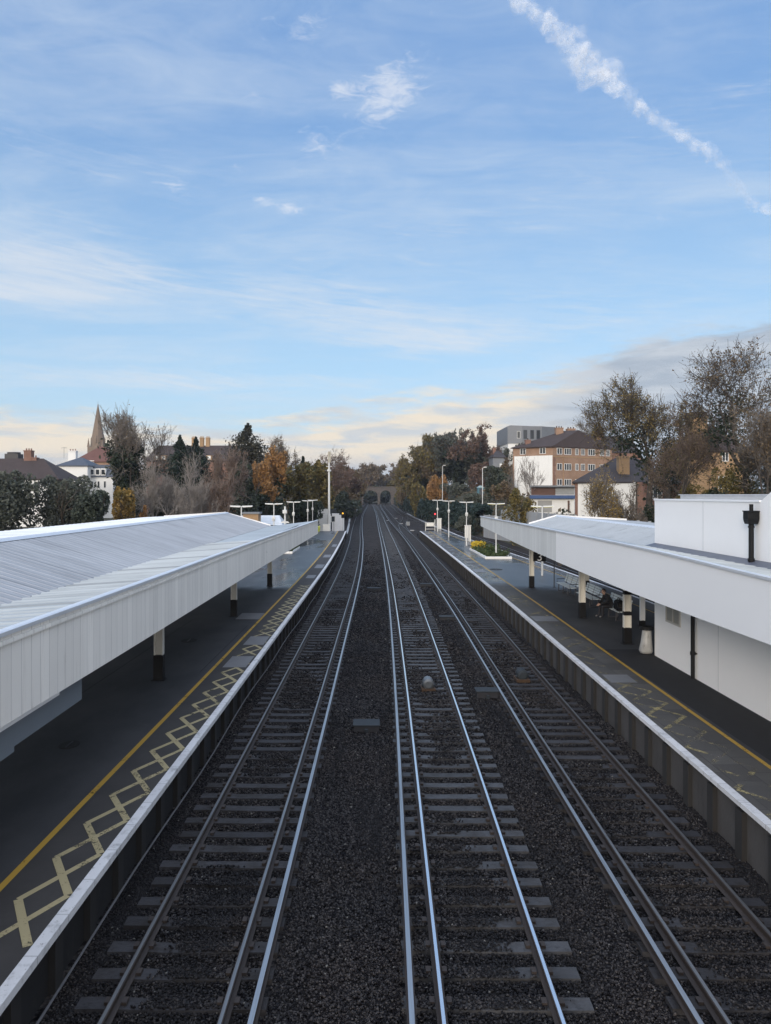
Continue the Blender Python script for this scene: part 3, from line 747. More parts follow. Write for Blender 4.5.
# station building on the right
sb = thing('station_building', 'white rendered station building rising through the canopy roof', 'building', (WX, 15, PZ))
mb = MB().box(WX, 14.6, -1, 26.5, PZ - .1, 6.49)
mb.poly([(WX, 19.2, 6.491), (WX, -1, 6.491), (WX, -1, 12.0), (WX, 8, 12.0)]); mb.poly([(WX + .35, 19.2, 6.491), (WX + .35, -1, 6.491), (WX + .35, -1, 12), (WX + .35, 8, 12)])
mb.poly([(WX, 19.2, 6.491), (WX + .35, 19.2, 6.491), (WX + .35, 8, 12), (WX, 8, 12)])
put(mb.build('wall', M_smooth), sb)
M_ups = plain('pale_upstand', (.45, .46, .47), .7, .2, 1)
put(MB().box(10.6, 13.6, 18.9, 25.6, 6.501, 6.63).box(10.55, 13.65, 18.85, 25.65, 6.631, 6.66).build('roof_upstand', M_ups), sb)
put(MB().box(WX - .03, 14.63, 19.25, 26.53, 6.45, 6.50).build('wall_capping', M_panel), sb)
put(MB().hexa([(WX - .45, 4, 4.80), (WX - .004, 4, 4.76), (WX - .004, 26.45, 4.76), (WX - .45, 26.45, 4.80), (WX - .45, 4, 4.815), (WX - .004, 4, 4.93), (WX - .004, 26.45, 4.93), (WX - .45, 26.45, 4.815)]).build('lead_flashing', plain('lead', (.10, .11, .14), .5, .3, 2)), sb)
for y in (22.6, 15.5): put(MB().box(WX - .004, WX - .001, y - .012, y + .012, 4.95, 6.44).build('wall_joint', M_ups), sb)
for y in (21.6, 16.5): put(MB().box(WX - .004, WX - .001, y - .012, y + .012, PZ + .01, 4.3).build('wall_joint', M_ups), sb)
fr = put(MB().box(WX - .03, WX - .002, 24.25, 25.45, 2.30, 2.37).box(WX - .03, WX - .002, 24.25, 25.45, 3.35, 3.42).box(WX - .03, WX - .002, 24.25, 24.33, 2.371, 3.349).box(WX - .03, WX - .002, 25.37, 25.45, 2.371, 3.349).box(WX - .03, WX - .002, 24.82, 24.88, 2.371, 3.349).build('window_frame', plain('fawn_frame', (.42, .40, .36), .5, .1)), sb)
M_glass = plain('dark_glass', (.03, .035, .04), .08, .1, spec=.6)
put(MB().box(WX - .012, WX - .001, 24.331, 25.369, 2.372, 3.348).build('window_pane', plain('fawn_blind', (.26, .25, .22), .5, .15)), sb)
hp = thing('rainwater_pipe', 'black rainwater pipe with hopper head on the upper white wall', 'drainpipe', (WX - .16, 19.4, 4.8))
MB().tube([(0, 0, -.02), (0, 0, 1.12)], .065, 12).tube([(0, 0, .1), (0, 0, .18)], .085, 12).tube([(0, 0, .98), (0, 0, 1.03)], .08, 12).build('pipe', M_black, hp, smooth_=False)
MB().hexa([(-.12, -.12, 1.08), (.12, -.12, 1.08), (.12, .12, 1.08), (-.12, .12, 1.08), (-.15, -.14, 1.2), (.15, -.14, 1.2), (.15, .14, 1.2), (-.15, .14, 1.2)]).box(-.15, .15, -.14, .14, 1.2005, 1.40).box(-.165, .155, -.155, .155, 1.401, 1.43).build('hopper_head', M_black, hp, bevel=.01)
MB().tube([(0, 0, 1.43), (0, 0, 1.60)], .05, 10).box(-.02, .02, -.07, .07, 1.56, 1.59).build('vent_stub', M_black, hp)
MB().box(-.11, .15, -.13, .13, -.06, -.02).build('foot_plate', M_black, hp)
lp = thing('rainwater_pipe', 'black downpipe on the lower white wall under the fascia', 'drainpipe', (WX - .1, 23.1, PZ))
MB().tube([(0, 0, .02), (0, 0, 3.4)], .06, 12).tube([(0, 0, .75), (0, 0, .85)], .08, 12).tube([(0, 0, 2.2), (0, 0, 2.3)], .08, 12).build('pipe', M_black, lp)
MB().box(-.02, .098, -.1, .1, 2.23, 2.27).box(-.02, .098, -.1, .1, .78, .82).build('pipe_clip', M_black, lp)

# ------------------------------------------------------------------ platform furniture
M_bench = plain('pale_bench_slats', (.62, .67, .68), .45, .15, 4)
M_leg = plain('dark_steel', (.03, .03, .035), .5, .2, 4)
def bench(lab, X, Y, rz=0):
    b = thing('platform_bench', lab, 'bench', (X, Y, PZ), rz, 'slatted benches on the right platform')
    L = 1.45                              # faces -X: seat towards the tracks, backrest on +X
    s = MB()
    for k in range(4): x = -.30 + k * .125; s.box(x, x + .095, -L, L, .43 + .004 * k, .455 + .004 * k)
    s.build('seat', M_bench, b)
    s = MB()
    for k in range(4):
        z = .54 + k * .115; x = .20 + k * .035
        s.hexa([(x, -L, z), (x + .03, -L, z), (x + .03, L, z), (x, L, z), (x + .03, -L, z + .09), (x + .06, -L, z + .09), (x + .06, L, z + .09), (x + .03, L, z + .09)])
    s.build('backrest', M_bench, b)
    for y in (-1.05, 0, 1.05):
        MB().tube([(-.27, y, 0), (-.24, y, .42)], .03, 6).tube([(.16, y, 0), (.18, y, .44), (.36, y, .98)], .03, 6).tube([(-.24, y, .41), (.18, y, .42)], .025, 6).tube([(-.3, y, .015), (.2, y, .015)], .025, 6).build('leg', M_leg, b)
    for y in (-L, L):
        MB().tube([(-.24, y, .44), (-.26, y, .66), (.2, y, .68)], .022, 6).build('armrest', M_leg, b)
    return b
bench('empty pale slatted bench farthest along the right platform', 11.35, 43.4)
bench('pale slatted bench behind the cream column next to the seated person', 11.3, 38.9)
bench('pale slatted bench carrying the seated person in black', 11.3, 34.8)

# seated person, leaning forward: one continuous skinned body
def person(X, Y):
    root = tag(bpy.data.objects.new('person', bpy.data.meshes.new('person')), 'seated person in dark coat and trousers leaning forward on the bench', 'person')
    P = {}; 
    J = [('pel', (0, 0, .56), .17), ('waist', (-.08, 0, .74), .165), ('chest', (-.20, 0, .94), .185), ('neck', (-.32, 0, 1.09), .075), ('jaw', (-.385, 0, 1.14), .085), ('head', (-.41, 0, 1.23), .105), ('crown', (-.40, 0, 1.31), .07)]
    E = [('pel', 'waist'), ('waist', 'chest'), ('chest', 'neck'), ('neck', 'jaw'), ('jaw', 'head'), ('head', 'crown')]
    for s, n_ in ((-1, 'r'), (1, 'l')):
        J += [('hip' + n_, (-.06, s * .11, .54), .115), ('knee' + n_, (-.50, s * .13, .53), .085), ('ank' + n_, (-.50 - .05 * (s > 0), s * .14, .11), .055), ('toe' + n_, (-.68 - .05 * (s > 0), s * .15, .045), .042),
              ('sho' + n_, (-.25, s * .20, 1.01), .085), ('elb' + n_, (-.36, s * .24, .74), .062), ('wri' + n_, (-.55, s * .10, .66), .042), ('hand' + n_, (-.62, s * .05, .62), .036)]
        E += [('pel', 'hip' + n_), ('hip' + n_, 'knee' + n_), ('knee' + n_, 'ank' + n_), ('ank' + n_, 'toe' + n_), ('chest', 'sho' + n_), ('sho' + n_, 'elb' + n_), ('elb' + n_, 'wri' + n_), ('wri' + n_, 'hand' + n_)]
        for k in range(4):
            J.append(('f%d%s' % (k, n_), (-.70 + .008 * abs(k - 1), s * (.05 + (k - 1.5) * .024), .595 - .01 * k), .011)); J.append(('g%d%s' % (k, n_), (-.735 + .01 * abs(k - 1), s * (.05 + (k - 1.5) * .024), .56), .009))
            E += [('hand' + n_, 'f%d%s' % (k, n_)), ('f%d%s' % (k, n_), 'g%d%s' % (k, n_))]
        J.append(('th' + n_, (-.655, s * .0, .65), .012)); E.append(('hand' + n_, 'th' + n_))
    ix = {j[0]: i for i, j in enumerate(J)}
    me = bpy.data.meshes.new('body'); me.from_pydata([j[1] for j in J], [(ix[a], ix[b]) for a, b in E], [])
    o = bpy.data.objects.new('person', me); COL.objects.link(o)
    sk = o.modifiers.new('skin', 'SKIN'); sk.use_smooth_shade = True
    for i, j in enumerate(J): me.skin_vertices[0].data[i].radius = (j[2], j[2]); me.skin_vertices[0].data[i].use_root = (i == 0)
    o.modifiers.new('sub', 'SUBSURF').levels = 2; o.modifiers['sub'].render_levels = 2
    dg = bpy.context.evaluated_depsgraph_get(); m2 = bpy.data.meshes.new_from_object(o.evaluated_get(dg)); bpy.data.objects.remove(o)
    coat = plain('black_coat', (.014, .014, .017), .8, .4, 5); trou = plain('charcoal_trousers', (.02, .02, .025), .8, .3, 5); skin = plain('skin', (.40, .25, .19), .5, .1); shoe = plain('grey_shoes', (.12, .12, .12), .6, .2)
    m2.materials.clear()
    for m_ in (coat, trou, skin, shoe): m2.materials.append(m_)
    kd = [(Vector(j[1]), j[0]) for j in J]
    for p in m2.polygons:
        c_ = p.center; nm = min(kd, key=lambda t: (t[0] - c_).length)[1]; p.use_smooth = True
        p.material_index = 2 if nm in ('jaw', 'head', 'crown') or nm[0] in 'fgt' and nm[:2] != 'to' or nm[:4] == 'hand' else 3 if nm[:3] == 'toe' else 1 if nm[:4] in ('knee', 'ankr', 'ankl') else 0
    root.data = m2; COL.objects.link(root); root.location = (X, Y, PZ); root.rotation_euler = (0, 0, rad(8))
    # face: eyes, nose, ears; dark hair
    hd = Vector((-.41, 0, 1.22))
    fm = MB()
    bm = bmesh.new()
    bmesh.ops.create_uvsphere(bm, u_segments=20, v_segments=12, radius=.118); me = bpy.data.meshes.new('hair')
    for v in list(bm.verts):
        if v.co.x < -.055 or v.co.z < -.05: bm.verts.remove(v)
        else: v.co += v.normal * .012 * math.sin(v.co.x * 90 + v.co.y * 70)
    bm.to_mesh(me); bm.free(); me.materials.append(plain('dark_hair', (.012, .010, .009), .6, .4, 20)); hr = bpy.data.objects.new('hair', me); COL.objects.link(hr); hr.parent = root; hr.location = hd + Vector((.012, 0, .02))
    sol = hr.modifiers.new('thick', 'SOLIDIFY'); sol.thickness = .015
    MB().tube([(-.505, 0, 1.235), (-.54, 0, 1.195), (-.515, 0, 1.185)], [.012, .019, .012], 8).build('nose', skin, root, True)
    for s in (-1, 1):
        MB().tube([(-.513, s * .037, 1.238), (-.500, s * .037, 1.238)], [.008, .013], 8).build('eye', M_black, root)
        MB().tube([(-.40, s * .10, 1.20), (-.39, s * .118, 1.225), (-.395, s * .10, 1.255)], [.014, .02, .014], 6).build('ear', skin, root, True)
    MB().tube([(-.492, -.026, 1.155), (-.505, 0, 1.152), (-.492, .026, 1.155)], [.006, .009, .006], 6).build('mouth', plain('lips', (.25, .11, .1), .5, .05), root, True)
    return root
person(11.15, 34.75)
bg_ = thing('holdall_bag', 'large black bag lying on the bench beside the seated person', 'bag', (11.22, 33.75, PZ + .46))
bm = bmesh.new(); bmesh.ops.create_uvsphere(bm, u_segments=20, v_segments=14, radius=1)
for v in bm.verts:
    s = [math.copysign(abs(q) ** .6, q) for q in v.co]; v.co = Vector((s[0] * .22, s[1] * .42, s[2] * .24 + .24)) + v.normal * .02 * math.sin(v.co.y * 9 + v.co.z * 5)
me = bpy.data.meshes.new('bag_body'); bm.to_mesh(me); bm.free(); me.materials.append(M_black); o = bpy.data.objects.new('bag_body', me); COL.objects.link(o); o.parent = bg_
MB().tube([(-.05, -.2, .44), (-.06, -.1, .58), (-.06, .1, .58), (-.05, .2, .44)], .018, 6).build('handle', M_leg, bg_)

# litter sack on a hoop by the white wall
bs = thing('litter_sack', 'clear white litter sack on a black hoop against the white wall corner', 'litter bin', (9.83, 26.75, PZ))
MB().tube([(0, 0, .03), (0, 0, .12), (.02, 0, .45), (.03, 0, .78), (.03, 0, .9)], [.20, .25, .20, .165, .155], 14, caps=True).build('sack', plain('cloudy_polythene', (.33, .33, .32), .35, .5, 4, dirt=(.12, .11, .10)), bs, True)
MB().tube([(.03, 0, .88), (.03, 0, 1.0)], [.24, .24], 16).box(.03, .2, -.04, .04, .91, .96).tube([(.2, 0, 0), (.2, 0, .95)], .02, 6).build('hoop', M_black, bs)

# numbered sign on a post
sg = thing('platform_sign', 'black hanging platform sign with white number 3 under the canopy', 'sign', (8.95, 40.0, 3.05))
MB().box(-.34, .34, -.04, .04, 0, .50).build('board', M_black, sg, bevel=.01)
for s in (-.25, .25): MB().tube([(s, 0, .501), (s, 0, 1.36)], .015, 6).build('hanger', M_leg, sg)
fc = bpy.data.curves.new('number', 'FONT'); fc.body = '3'; fc.size = .62; fc.align_x = 'CENTER'; fc.extrude = .004; fo = bpy.data.objects.new('number', fc); COL.objects.link(fo)
me = bpy.data.meshes.new_from_object(fo.evaluated_get(bpy.context.evaluated_depsgraph_get())); bpy.data.objects.remove(fo); fo = bpy.data.objects.new('number', me); COL.objects.link(fo); me.materials.clear(); me.materials.append(M_white)
fo.parent = sg; fo.location = (0, -.046, .04); fo.rotation_euler = (math.pi / 2, 0, 0)
ps = thing('marker_post', 'thin grey post standing on the wet platform behind the canopy column', 'post', (11.2, 46.0, PZ))
MB().tube([(0, 0, 0), (0, 0, 1.6)], .03, 8).build('pole', M_leg, ps); MB().box(-.1, .1, -.1, .1, 0, .02).build('foot', M_leg, ps)

# lamps
M_lamp = plain('lamp_grey_white', (.60, .61, .60), .5, .12, 3)
M_lens = plain('lamp_diffuser', (.75, .74, .70), .3, .05, 3)
def lamp_parts(root, speaker=True, yellow=False):
    MB().tube([(0, 0, 0), (0, 0, 1.0)], .075, 10).tube([(0, 0, 1.0), (0, 0, 4.85)], [.055, .045], 10).build('pole', M_lamp, root)
    MB().box(-.06, .06, -.04, .04, 4.86, 4.93).build('arm', M_lamp, root)
    for s in (-1, 1):
        h_ = MB().hexa([(s * .07, -.09, 4.88), (s * .80, -.09, 4.92), (s * .80, .09, 4.92), (s * .07, .09, 4.88), (s * .07, -.07, 4.97), (s * .80, -.06, 4.985), (s * .80, .06, 4.985), (s * .07, .07, 4.97)]).build('lamp_head', M_lamp, root)
        MB().hexa([(s * .12, -.07, 4.85), (s * .76, -.07, 4.885), (s * .76, .07, 4.885), (s * .12, .07, 4.85), (s * .12, -.08, 4.88), (s * .76, -.08, 4.915), (s * .76, .08, 4.915), (s * .12, .08, 4.88)]).build('diffuser', M_ylens if yellow else M_lens, h_)
    if speaker:
        MB().box(-.14, .14, -.16, -.055, 3.35, 3.75).tube([(0, -.16, 3.55), (0, -.28, 3.5)], [.05, .11], 8).build('loudspeaker', M_lamp, root)
M_ylens = plain('yellow_diffuser', (.62, .56, .10), .3, .05, 3)
LL = [(-9.5, 53, 'twin armed lamp standing behind the ridge of the boarded canopy'), (-9.2, 68, 'twin armed lamp just beyond the gable end of the boarded canopy'), (-9.35, 86, 'twin armed lamp third along the left platform'),
      (-9.4, 105, 'twin armed lamp fourth along the left platform'), (-9.7, 117, 'twin armed lamp nearest the tall mast')]
RL = [(12.0, 52.8, 'yellow tinted twin lamp rising over the far canopy gable'), (11.3, 68.5, 'yellow tinted twin lamp in the white edged flower bed'), (10.5, 84, 'twin armed lamp beyond the flower bed'), (10.2, 101, 'twin armed lamp second from the right platform end'), (9.9, 115.5, 'twin armed lamp beside the white gates at the right platform end')]
first = {}
for k, (x, y, l) in enumerate(LL + RL):
    yl = l.startswith('yellow')
    if yl not in first:
        r = thing('platform_lamp', l, 'lamp post', (x, y, PZ), 0, 'twin armed lamps along both platforms'); lamp_parts(r, True, yl); first[yl] = r
    else: dup(first[yl], (x, y, PZ), 0, l)
# camera post between the lamps on the left
cp = thing('camera_post', 'short thick post with loudspeaker and camera between the left platform lamps', 'camera post', (-8.9, 74, PZ))
MB().tube([(0, 0, 0), (0, 0, 4.6)], .09, 10).build('pole', M_lamp, cp); MB().box(-.2, .2, -.35, -.1, 3.9, 4.25).build('camera', M_lamp, cp, bevel=.02); MB().hexa([(-.45, -.05, 2.95), (.45, -.05, 2.95), (.45, .05, 2.95), (-.45, .05, 2.95), (-.3, -.05, 3.1), (.3, -.05, 3.1), (.3, .05, 3.1), (-.3, .05, 3.1)]).build('bracket', M_lamp, cp)

# covers, boxes and magnets
M_lid = plain('grey_box_lid', (.035, .041, .047), .75, .3, 3, spec=.12)
def flat_box(lab, X, Y, w, dpt, h, z=-.19):
    b = thing('trackside_box', lab, 'trackside box', (X, Y, z))
    MB().box(-w / 2, w / 2, -dpt / 2, dpt / 2, 0, h).build('body', M_leg, b); MB().box(-w / 2 - .03, w / 2 + .03, -dpt / 2 - .03, dpt / 2 + .03, h + .002, h + .045).build('lid', M_lid, b, bevel=.01)
    MB().box(-.05, .05, -dpt / 2 - .1, -dpt / 2, -.02, h * .6).build('cable_gland', M_lid, b)
    return b
flat_box('grey flat lidded box in the dark gap beside the nearest conductor rail', -.22, 21.6, .72, .55, .16)
flat_box('grey flat lidded box between the middle track and the right conductor rail', 3.82, 25.1, .72, .5, .2)
flat_box('small grey lidded box in the dark gap farther along', 0.02, 53, .95, .5, .15)
flat_box('small grey lidded box farther along beside the right conductor rail', 3.9, 55.5, .85, .5, .15)
flat_box('small grey lidded box beside the right track midway', 4.05, 40.6, .9, .5, .15)
def magnet(lab, X, Y, m_):
    b = thing('track_magnet', lab, 'track magnet', (X, Y, -.17))
    MB().box(-.24, .24, -.35, .35, 0, .10).build('base', plain('rusty_base', (.06, .035, .02), .8, .4, 5), b)
    MB().tube([(0, -.28, .24), (0, -.24, .24), (0, .22, .24), (0, .26, .24)], [.12, .19, .19, .12], 16).box(-.15, .15, -.18, .16, .102, .2).build('casing', m_, b, bevel=.01)
    for s in (-1, 1): MB().tube([(s * .15, -.1, .2), (s * .23, -.1, .16)], .05, 8).tube([(s * .15, .1, .18), (s * .22, .12, .05)], .03, 6).build('terminal', M_lid, b)
    return b
magnet('silver magnet unit between the polished middle rails', 1.63 + D2(26), 25.9, plain('silver', (.13, .14, .15), .4, .5, 8, metal=.4))
magnet('dark magnet unit between the rails of the right track', 5.22 + D3(27), 27.2, M_lid)
for (x, y, w, l, cat) in ((-5.85, 35.0, .55, 'pale rectangular cover plate in asphalt beside column', 1), (-7.3, 29.2, .3, 'dark round drain cover in the left platform asphalt', 0), (-7.0, 17.0, .22, 'small dark drain cover near bottom of left platform', 0), (9.4, 57, .5, 'dark round cover in the wet right platform', 0)):
    c_ = thing('inspection_cover', l, 'cover', (x, y, PZ))
    if cat: MB().box(-w, w, -.9, .9, .001, .012).build('plate', M_pale, c_); MB().box(-w - .04, w + .04, -.94, -.905, .001, .014).box(-w - .04, w + .04, .905, .94, .001, .014).build('frame', M_leg, c_)
    else: MB().prism([(w * math.cos(t * .35), w * 1.3 * math.sin(t * .35)) for t in range(18)], .001, .01).build('plate', M_pdark, c_); MB().box(-.02, .02, -w, w, .0105, .016).build('rib', M_leg, c_)
# cable along the foot of the left platform wall
CB = hermite([(5, 0), (14, .02), (26, -.04), (40, .05), (60, 0), (110, 0)])
tag(MB().tube([(-4.20 + D1(y) + CB(y), y, .10 + .05 * math.sin(y * .6)) for y in frange(4, 110, 1.5)], .018, 6).build('cable', plain('grey_cable', (.09, .09, .095), .5, .2)), 'thin grey cable slung along the foot of the left platform wall', 'cable')
# ------------------------------------------------------------------ trees
def barkmat(name, c): return plain(name, c, .85, .4, 1.5)
M_bark = barkmat('bark', (.060, .050, .042)); M_pale = barkmat('pale_stems', (.24, .215, .195)); M_pale2 = barkmat('pale_brown_stems', (.20, .155, .13)); M_twig = barkmat('grey_twigs', (.15, .13, .115)); M_twigb = barkmat('brown_twigs', (.13, .095, .078)); M_twigd = barkmat('dark_twigs', (.06, .05, .045))
L_ever = leafmat('evergreen_leaf', (.04, .052, .038), (.085, .10, .075), (.055, .06, .05))
L_grey = leafmat('grey_green_leaf', (.06, .07, .055), (.135, .145, .115), (.075, .08, .068))
L_ivy = leafmat('ivy_leaf', (0.017, 0.026, 0.018), (0.044, 0.059, 0.037))
L_con = leafmat('conifer_needle', (0.015, 0.026, 0.019), (0.037, 0.054, 0.037))
L_spr = leafmat('spruce_needle', (0.029, 0.031, 0.022), (0.065, 0.060, 0.041))
L_yel = leafmat('yellow_leaf', (.22, .14, .04), (.34, .23, .07), (.15, .12, .04))
L_ora = leafmat('orange_leaf', (.28, .145, .05), (.38, .22, .09), (.18, .11, .05))
L_olt = leafmat('thin_olive_leaf', (.10, .08, .035), (.24, .18, .075), (.07, .075, .04))
L_brd = leafmat('dark_brown_leaf', (.05, .038, .03), (.10, .075, .058), (.045, .042, .03))
L_kha = leafmat('khaki_leaf', (.22, .15, .045), (.32, .23, .09), (.16, .13, .05))
L_oli = leafmat('olive_leaf', (.10, .085, .03), (.23, .175, .06), (.075, .08, .034))
L_bro = leafmat('brown_leaf', (.12, .085, .052), (.20, .15, .095), (.095, .088, .045))
L_rus = leafmat('russet_leaf', (.13, .08, .062), (.19, .125, .095), (.10, .08, .05))
L_hed = leafmat('hedge_leaf', (0.012, 0.023, 0.021), (0.032, 0.052, 0.045))

def tubes(S, n=4):
    "array of segments (x0,y0,z0,x1,y1,z1,r0,r1) -> vertices, quads"
    S = np.asarray(S, float); p, q = S[:, :3], S[:, 3:6]; d = q - p; d /= np.linalg.norm(d, axis=1)[:, None] + 1e-9
    ref = np.where(np.abs(d[:, 2:3]) < .9, np.array([[0, 0, 1.]]), np.array([[1., 0, 0]]))
    a = np.cross(d, ref); a /= np.linalg.norm(a, axis=1)[:, None] + 1e-9; b = np.cross(d, a)
    t = np.arange(n) * 2 * math.pi / n
    off = a[:, None, :] * np.cos(t)[None, :, None] + b[:, None, :] * np.sin(t)[None, :, None]
    V = np.concatenate([p[:, None] + off * S[:, 6, None, None], q[:, None] + off * S[:, 7, None, None]], 1).reshape(-1, 3)
    k = np.arange(n); f = np.stack([k, (k + 1) % n, (k + 1) % n + n, k + n], 1)
    return V, (f[None] + (np.arange(len(S)) * 2 * n)[:, None, None]).reshape(-1, 4)
def leaf_quads(Pc, size, rng, nrm=None, flat=.5):
    n = len(Pc)
    a = rng.normal(size=(n, 3))
    if nrm is not None: a = nrm + a * flat
    a /= np.linalg.norm(a, axis=1)[:, None] + 1e-9
    r = rng.normal(size=(n, 3)); u = np.cross(a, r); u /= np.linalg.norm(u, axis=1)[:, None] + 1e-9; v = np.cross(a, u)
    s = (size * rng.uniform(.6, 1.3, n))[:, None]; w = s * rng.uniform(.45, .75, (n, 1))
    V = np.stack([Pc - u * s, Pc + v * w + a * s * .15, Pc + u * s, Pc - v * w + a * s * .15], 1).reshape(-1, 3)
    return V, np.arange(4 * n).reshape(-1, 4)

def grow(rng, starts, levels, nch, ang, up, ratio, nseg=3, wob=.16):
    segs, tips = [], []
    def br(p, d, L, r, lv):
        r1 = r * (.62 if lv < levels else .3)
        q = p.copy(); st = L / nseg
        for k in range(nseg):
            d = d + rng.normal(size=3) * wob + np.array([0, 0, up * (.3 + .25 * lv)]) * .12; d /= np.linalg.norm(d)
            q2 = q + d * st
            segs.append((*q, *q2, r + (r1 - r) * k / nseg, r + (r1 - r) * (k + 1) / nseg, lv)); q = q2
            if lv >= 1 and lv < levels and k < nseg - 1 and rng.random() < .65: side(q, d, L, r1, lv)
        if lv < levels:
            for _ in range(rng.integers(nch[0], nch[1] + 1)): side(q, d, L, r1, lv)
        else: tips.append(q)
    def side(q, d, L, r1, lv):
        t = rad(rng.uniform(*ang)); ph = rng.uniform(0, 2 * math.pi)
        a = np.cross(d, [0.3, .2, .9]); a /= np.linalg.norm(a) + 1e-9; b = np.cross(d, a)
        nd = d * math.cos(t) + (a * math.cos(ph) + b * math.sin(ph)) * math.sin(t)
        br(q, nd / np.linalg.norm(nd), L * ratio * rng.uniform(.75, 1.15), r1 * rng.uniform(.6, .85), lv + 1)
    for p, d, L, r in starts: br(np.array(p, float), np.array(d, float) / np.linalg.norm(d), L, r, 0)
    return np.array(segs), np.array(tips)

def ground_z(x, y): return hgt(x, y) - .15
def broad(name, label, cat, px, ytop, Y, wpx, leaf=None, lpt=4, lsize=.22, levels=5, stems=1, nch=(2, 3), ang=(18, 48), up=1, ratio=.74, tw=1.0, twig=None, ivy=0, seed=0, group=None, base=None, drop=0, thin=.35, ivyleaf=None, deep=1.0, lean=0, twigs=3):
    "broadleaved tree: limbs grown by forking, scaled to its height and spread"
    rng = np.random.default_rng(1000 + seed * 17 + int(px))
    X, zt = at(px, ytop, Y); zb = ground_z(X, Y) if base is None else base; hh = zt - zb; W = wpx / F * Y
    starts = []
    for k in range(stems):
        a = 2 * math.pi * (k + rng.random()) / stems; t = 0 if stems == 1 else rng.uniform(.1, .55)
        starts.append(((.2 * math.cos(a) * (stems > 1), .2 * math.sin(a) * (stems > 1), 0), (math.cos(a) * t, math.sin(a) * t, 1), 1.0 * rng.uniform(.8, 1.1), .026 if stems == 1 else .017))
    S, T = grow(rng, starts, levels, nch, ang, up, ratio)
    hi = np.percentile(T[:, 2], 99)
    for ax in (0, 1):                       # straighten a crown that grew to one side
        lo, up_ = np.percentile(T[:, ax], (3, 97)); sh = (lo + up_) / 2 / np.median(T[:, 2]); S[:, ax] -= sh * S[:, 2]; S[:, 3 + ax] -= sh * S[:, 5]; T[:, ax] -= sh * T[:, 2]
    wx = max(np.percentile(np.abs(T[:, 0]), 97), 1e-3); wy = max(np.percentile(np.abs(T[:, 1]), 97), 1e-3)
    sc = np.array([W / 2 / wx, W / 2 / wy * deep, hh / hi])
    S[:, 0:3] *= sc; S[:, 3:6] *= sc; T = T * sc; S[:, 6:8] *= hh * tw; 
    S[:, 0] += lean * S[:, 2]; S[:, 3] += lean * S[:, 5]; T[:, 0] += lean * T[:, 2]
    if twigs:                                # fine end twigs, straight and short
        k = np.repeat(np.arange(len(T)), twigs); e = S[S[:, 8] == levels]; dd = e[:, 3:6] - e[:, 0:3]; dd = dd[np.searchsorted(np.arange(len(dd)), np.minimum(k * 3 + 2, len(dd) - 1))]
        ln = np.linalg.norm(dd, axis=1)[:, None] + 1e-6; q = T[k] - dd * rng.uniform(0, 2.2, (len(k), 1)); e2 = q + (dd / ln + rng.normal(size=dd.shape) * .55) * (hh * .045 * rng.uniform(.5, 1.3, (len(k), 1)))
        z9 = np.zeros((len(k), 1)); S = np.concatenate([S, np.concatenate([q, e2, z9 + .004, z9 + .002, z9 + levels + 1], 1)])
    lv = S[:, 8]; minr = (.019 if leaf is not None and Y < 100 else .013) * Y / 100; S[:, 6:8] = np.maximum(S[:, 6:8], minr)
    root = thing(name, label, cat, (X, Y, zb), 0, group)
    mt = twig or M_twig
    Vt, Ft = tubes(S[lv <= 2], 6); np_mesh('trunk', Vt, Ft, mt if stems > 2 else M_bark, root, smooth_=True)
    Vt, Ft = tubes(S[lv > 2], 3) if (lv > 2).any() else (np.zeros((0, 3)), np.zeros((0, 4), int))
    Vs, Fs, mi = [Vt], [Ft], [np.zeros(len(Ft))]; nv = len(Vt)
    if leaf is not None and lpt > 0:
        keep = T if drop == 0 else T[rng.random(len(T)) > drop]
        outer = S[lv >= levels - 1]; m0 = (outer[:, 0:3] + outer[:, 3:6]) / 2
        src = np.concatenate([keep, m0[rng.random(len(m0)) > .5 + drop / 2]])
        Pc = np.repeat(src, lpt, 0); Pc = Pc + rng.normal(size=Pc.shape) * thin * max(.5, lsize * 2.2)
        Vl, Fl = leaf_quads(Pc, lsize, rng); Vs.append(Vl); Fs.append(Fl + nv); nv += len(Vl); mi.append(np.ones(len(Fl)))
    if ivy:
        st = S[lv <= (2 if ivy < 2 else 3)]; k = rng.integers(0, len(st), int(2600 * ivy)); t = rng.random((len(k), 1))
        Pc = st[k, :3] * (1 - t) + st[k, 3:6] * t; ok = Pc[:, 2] < hh * .86; Pc = Pc[ok]; Pc += rng.normal(size=Pc.shape) * np.array([.55, .55, .4]) * hh / 14
        Vl, Fl = leaf_quads(Pc, .26 * Y / 100, rng); Vs.append(Vl); Fs.append(Fl + nv); nv += len(Vl); mi.append(np.full(len(Fl), 2))
    np_mesh('crown', np.concatenate(Vs), np.concatenate(Fs), [mt, leaf or L_ivy, ivyleaf or L_ivy], root, np.concatenate(mi))
    return root
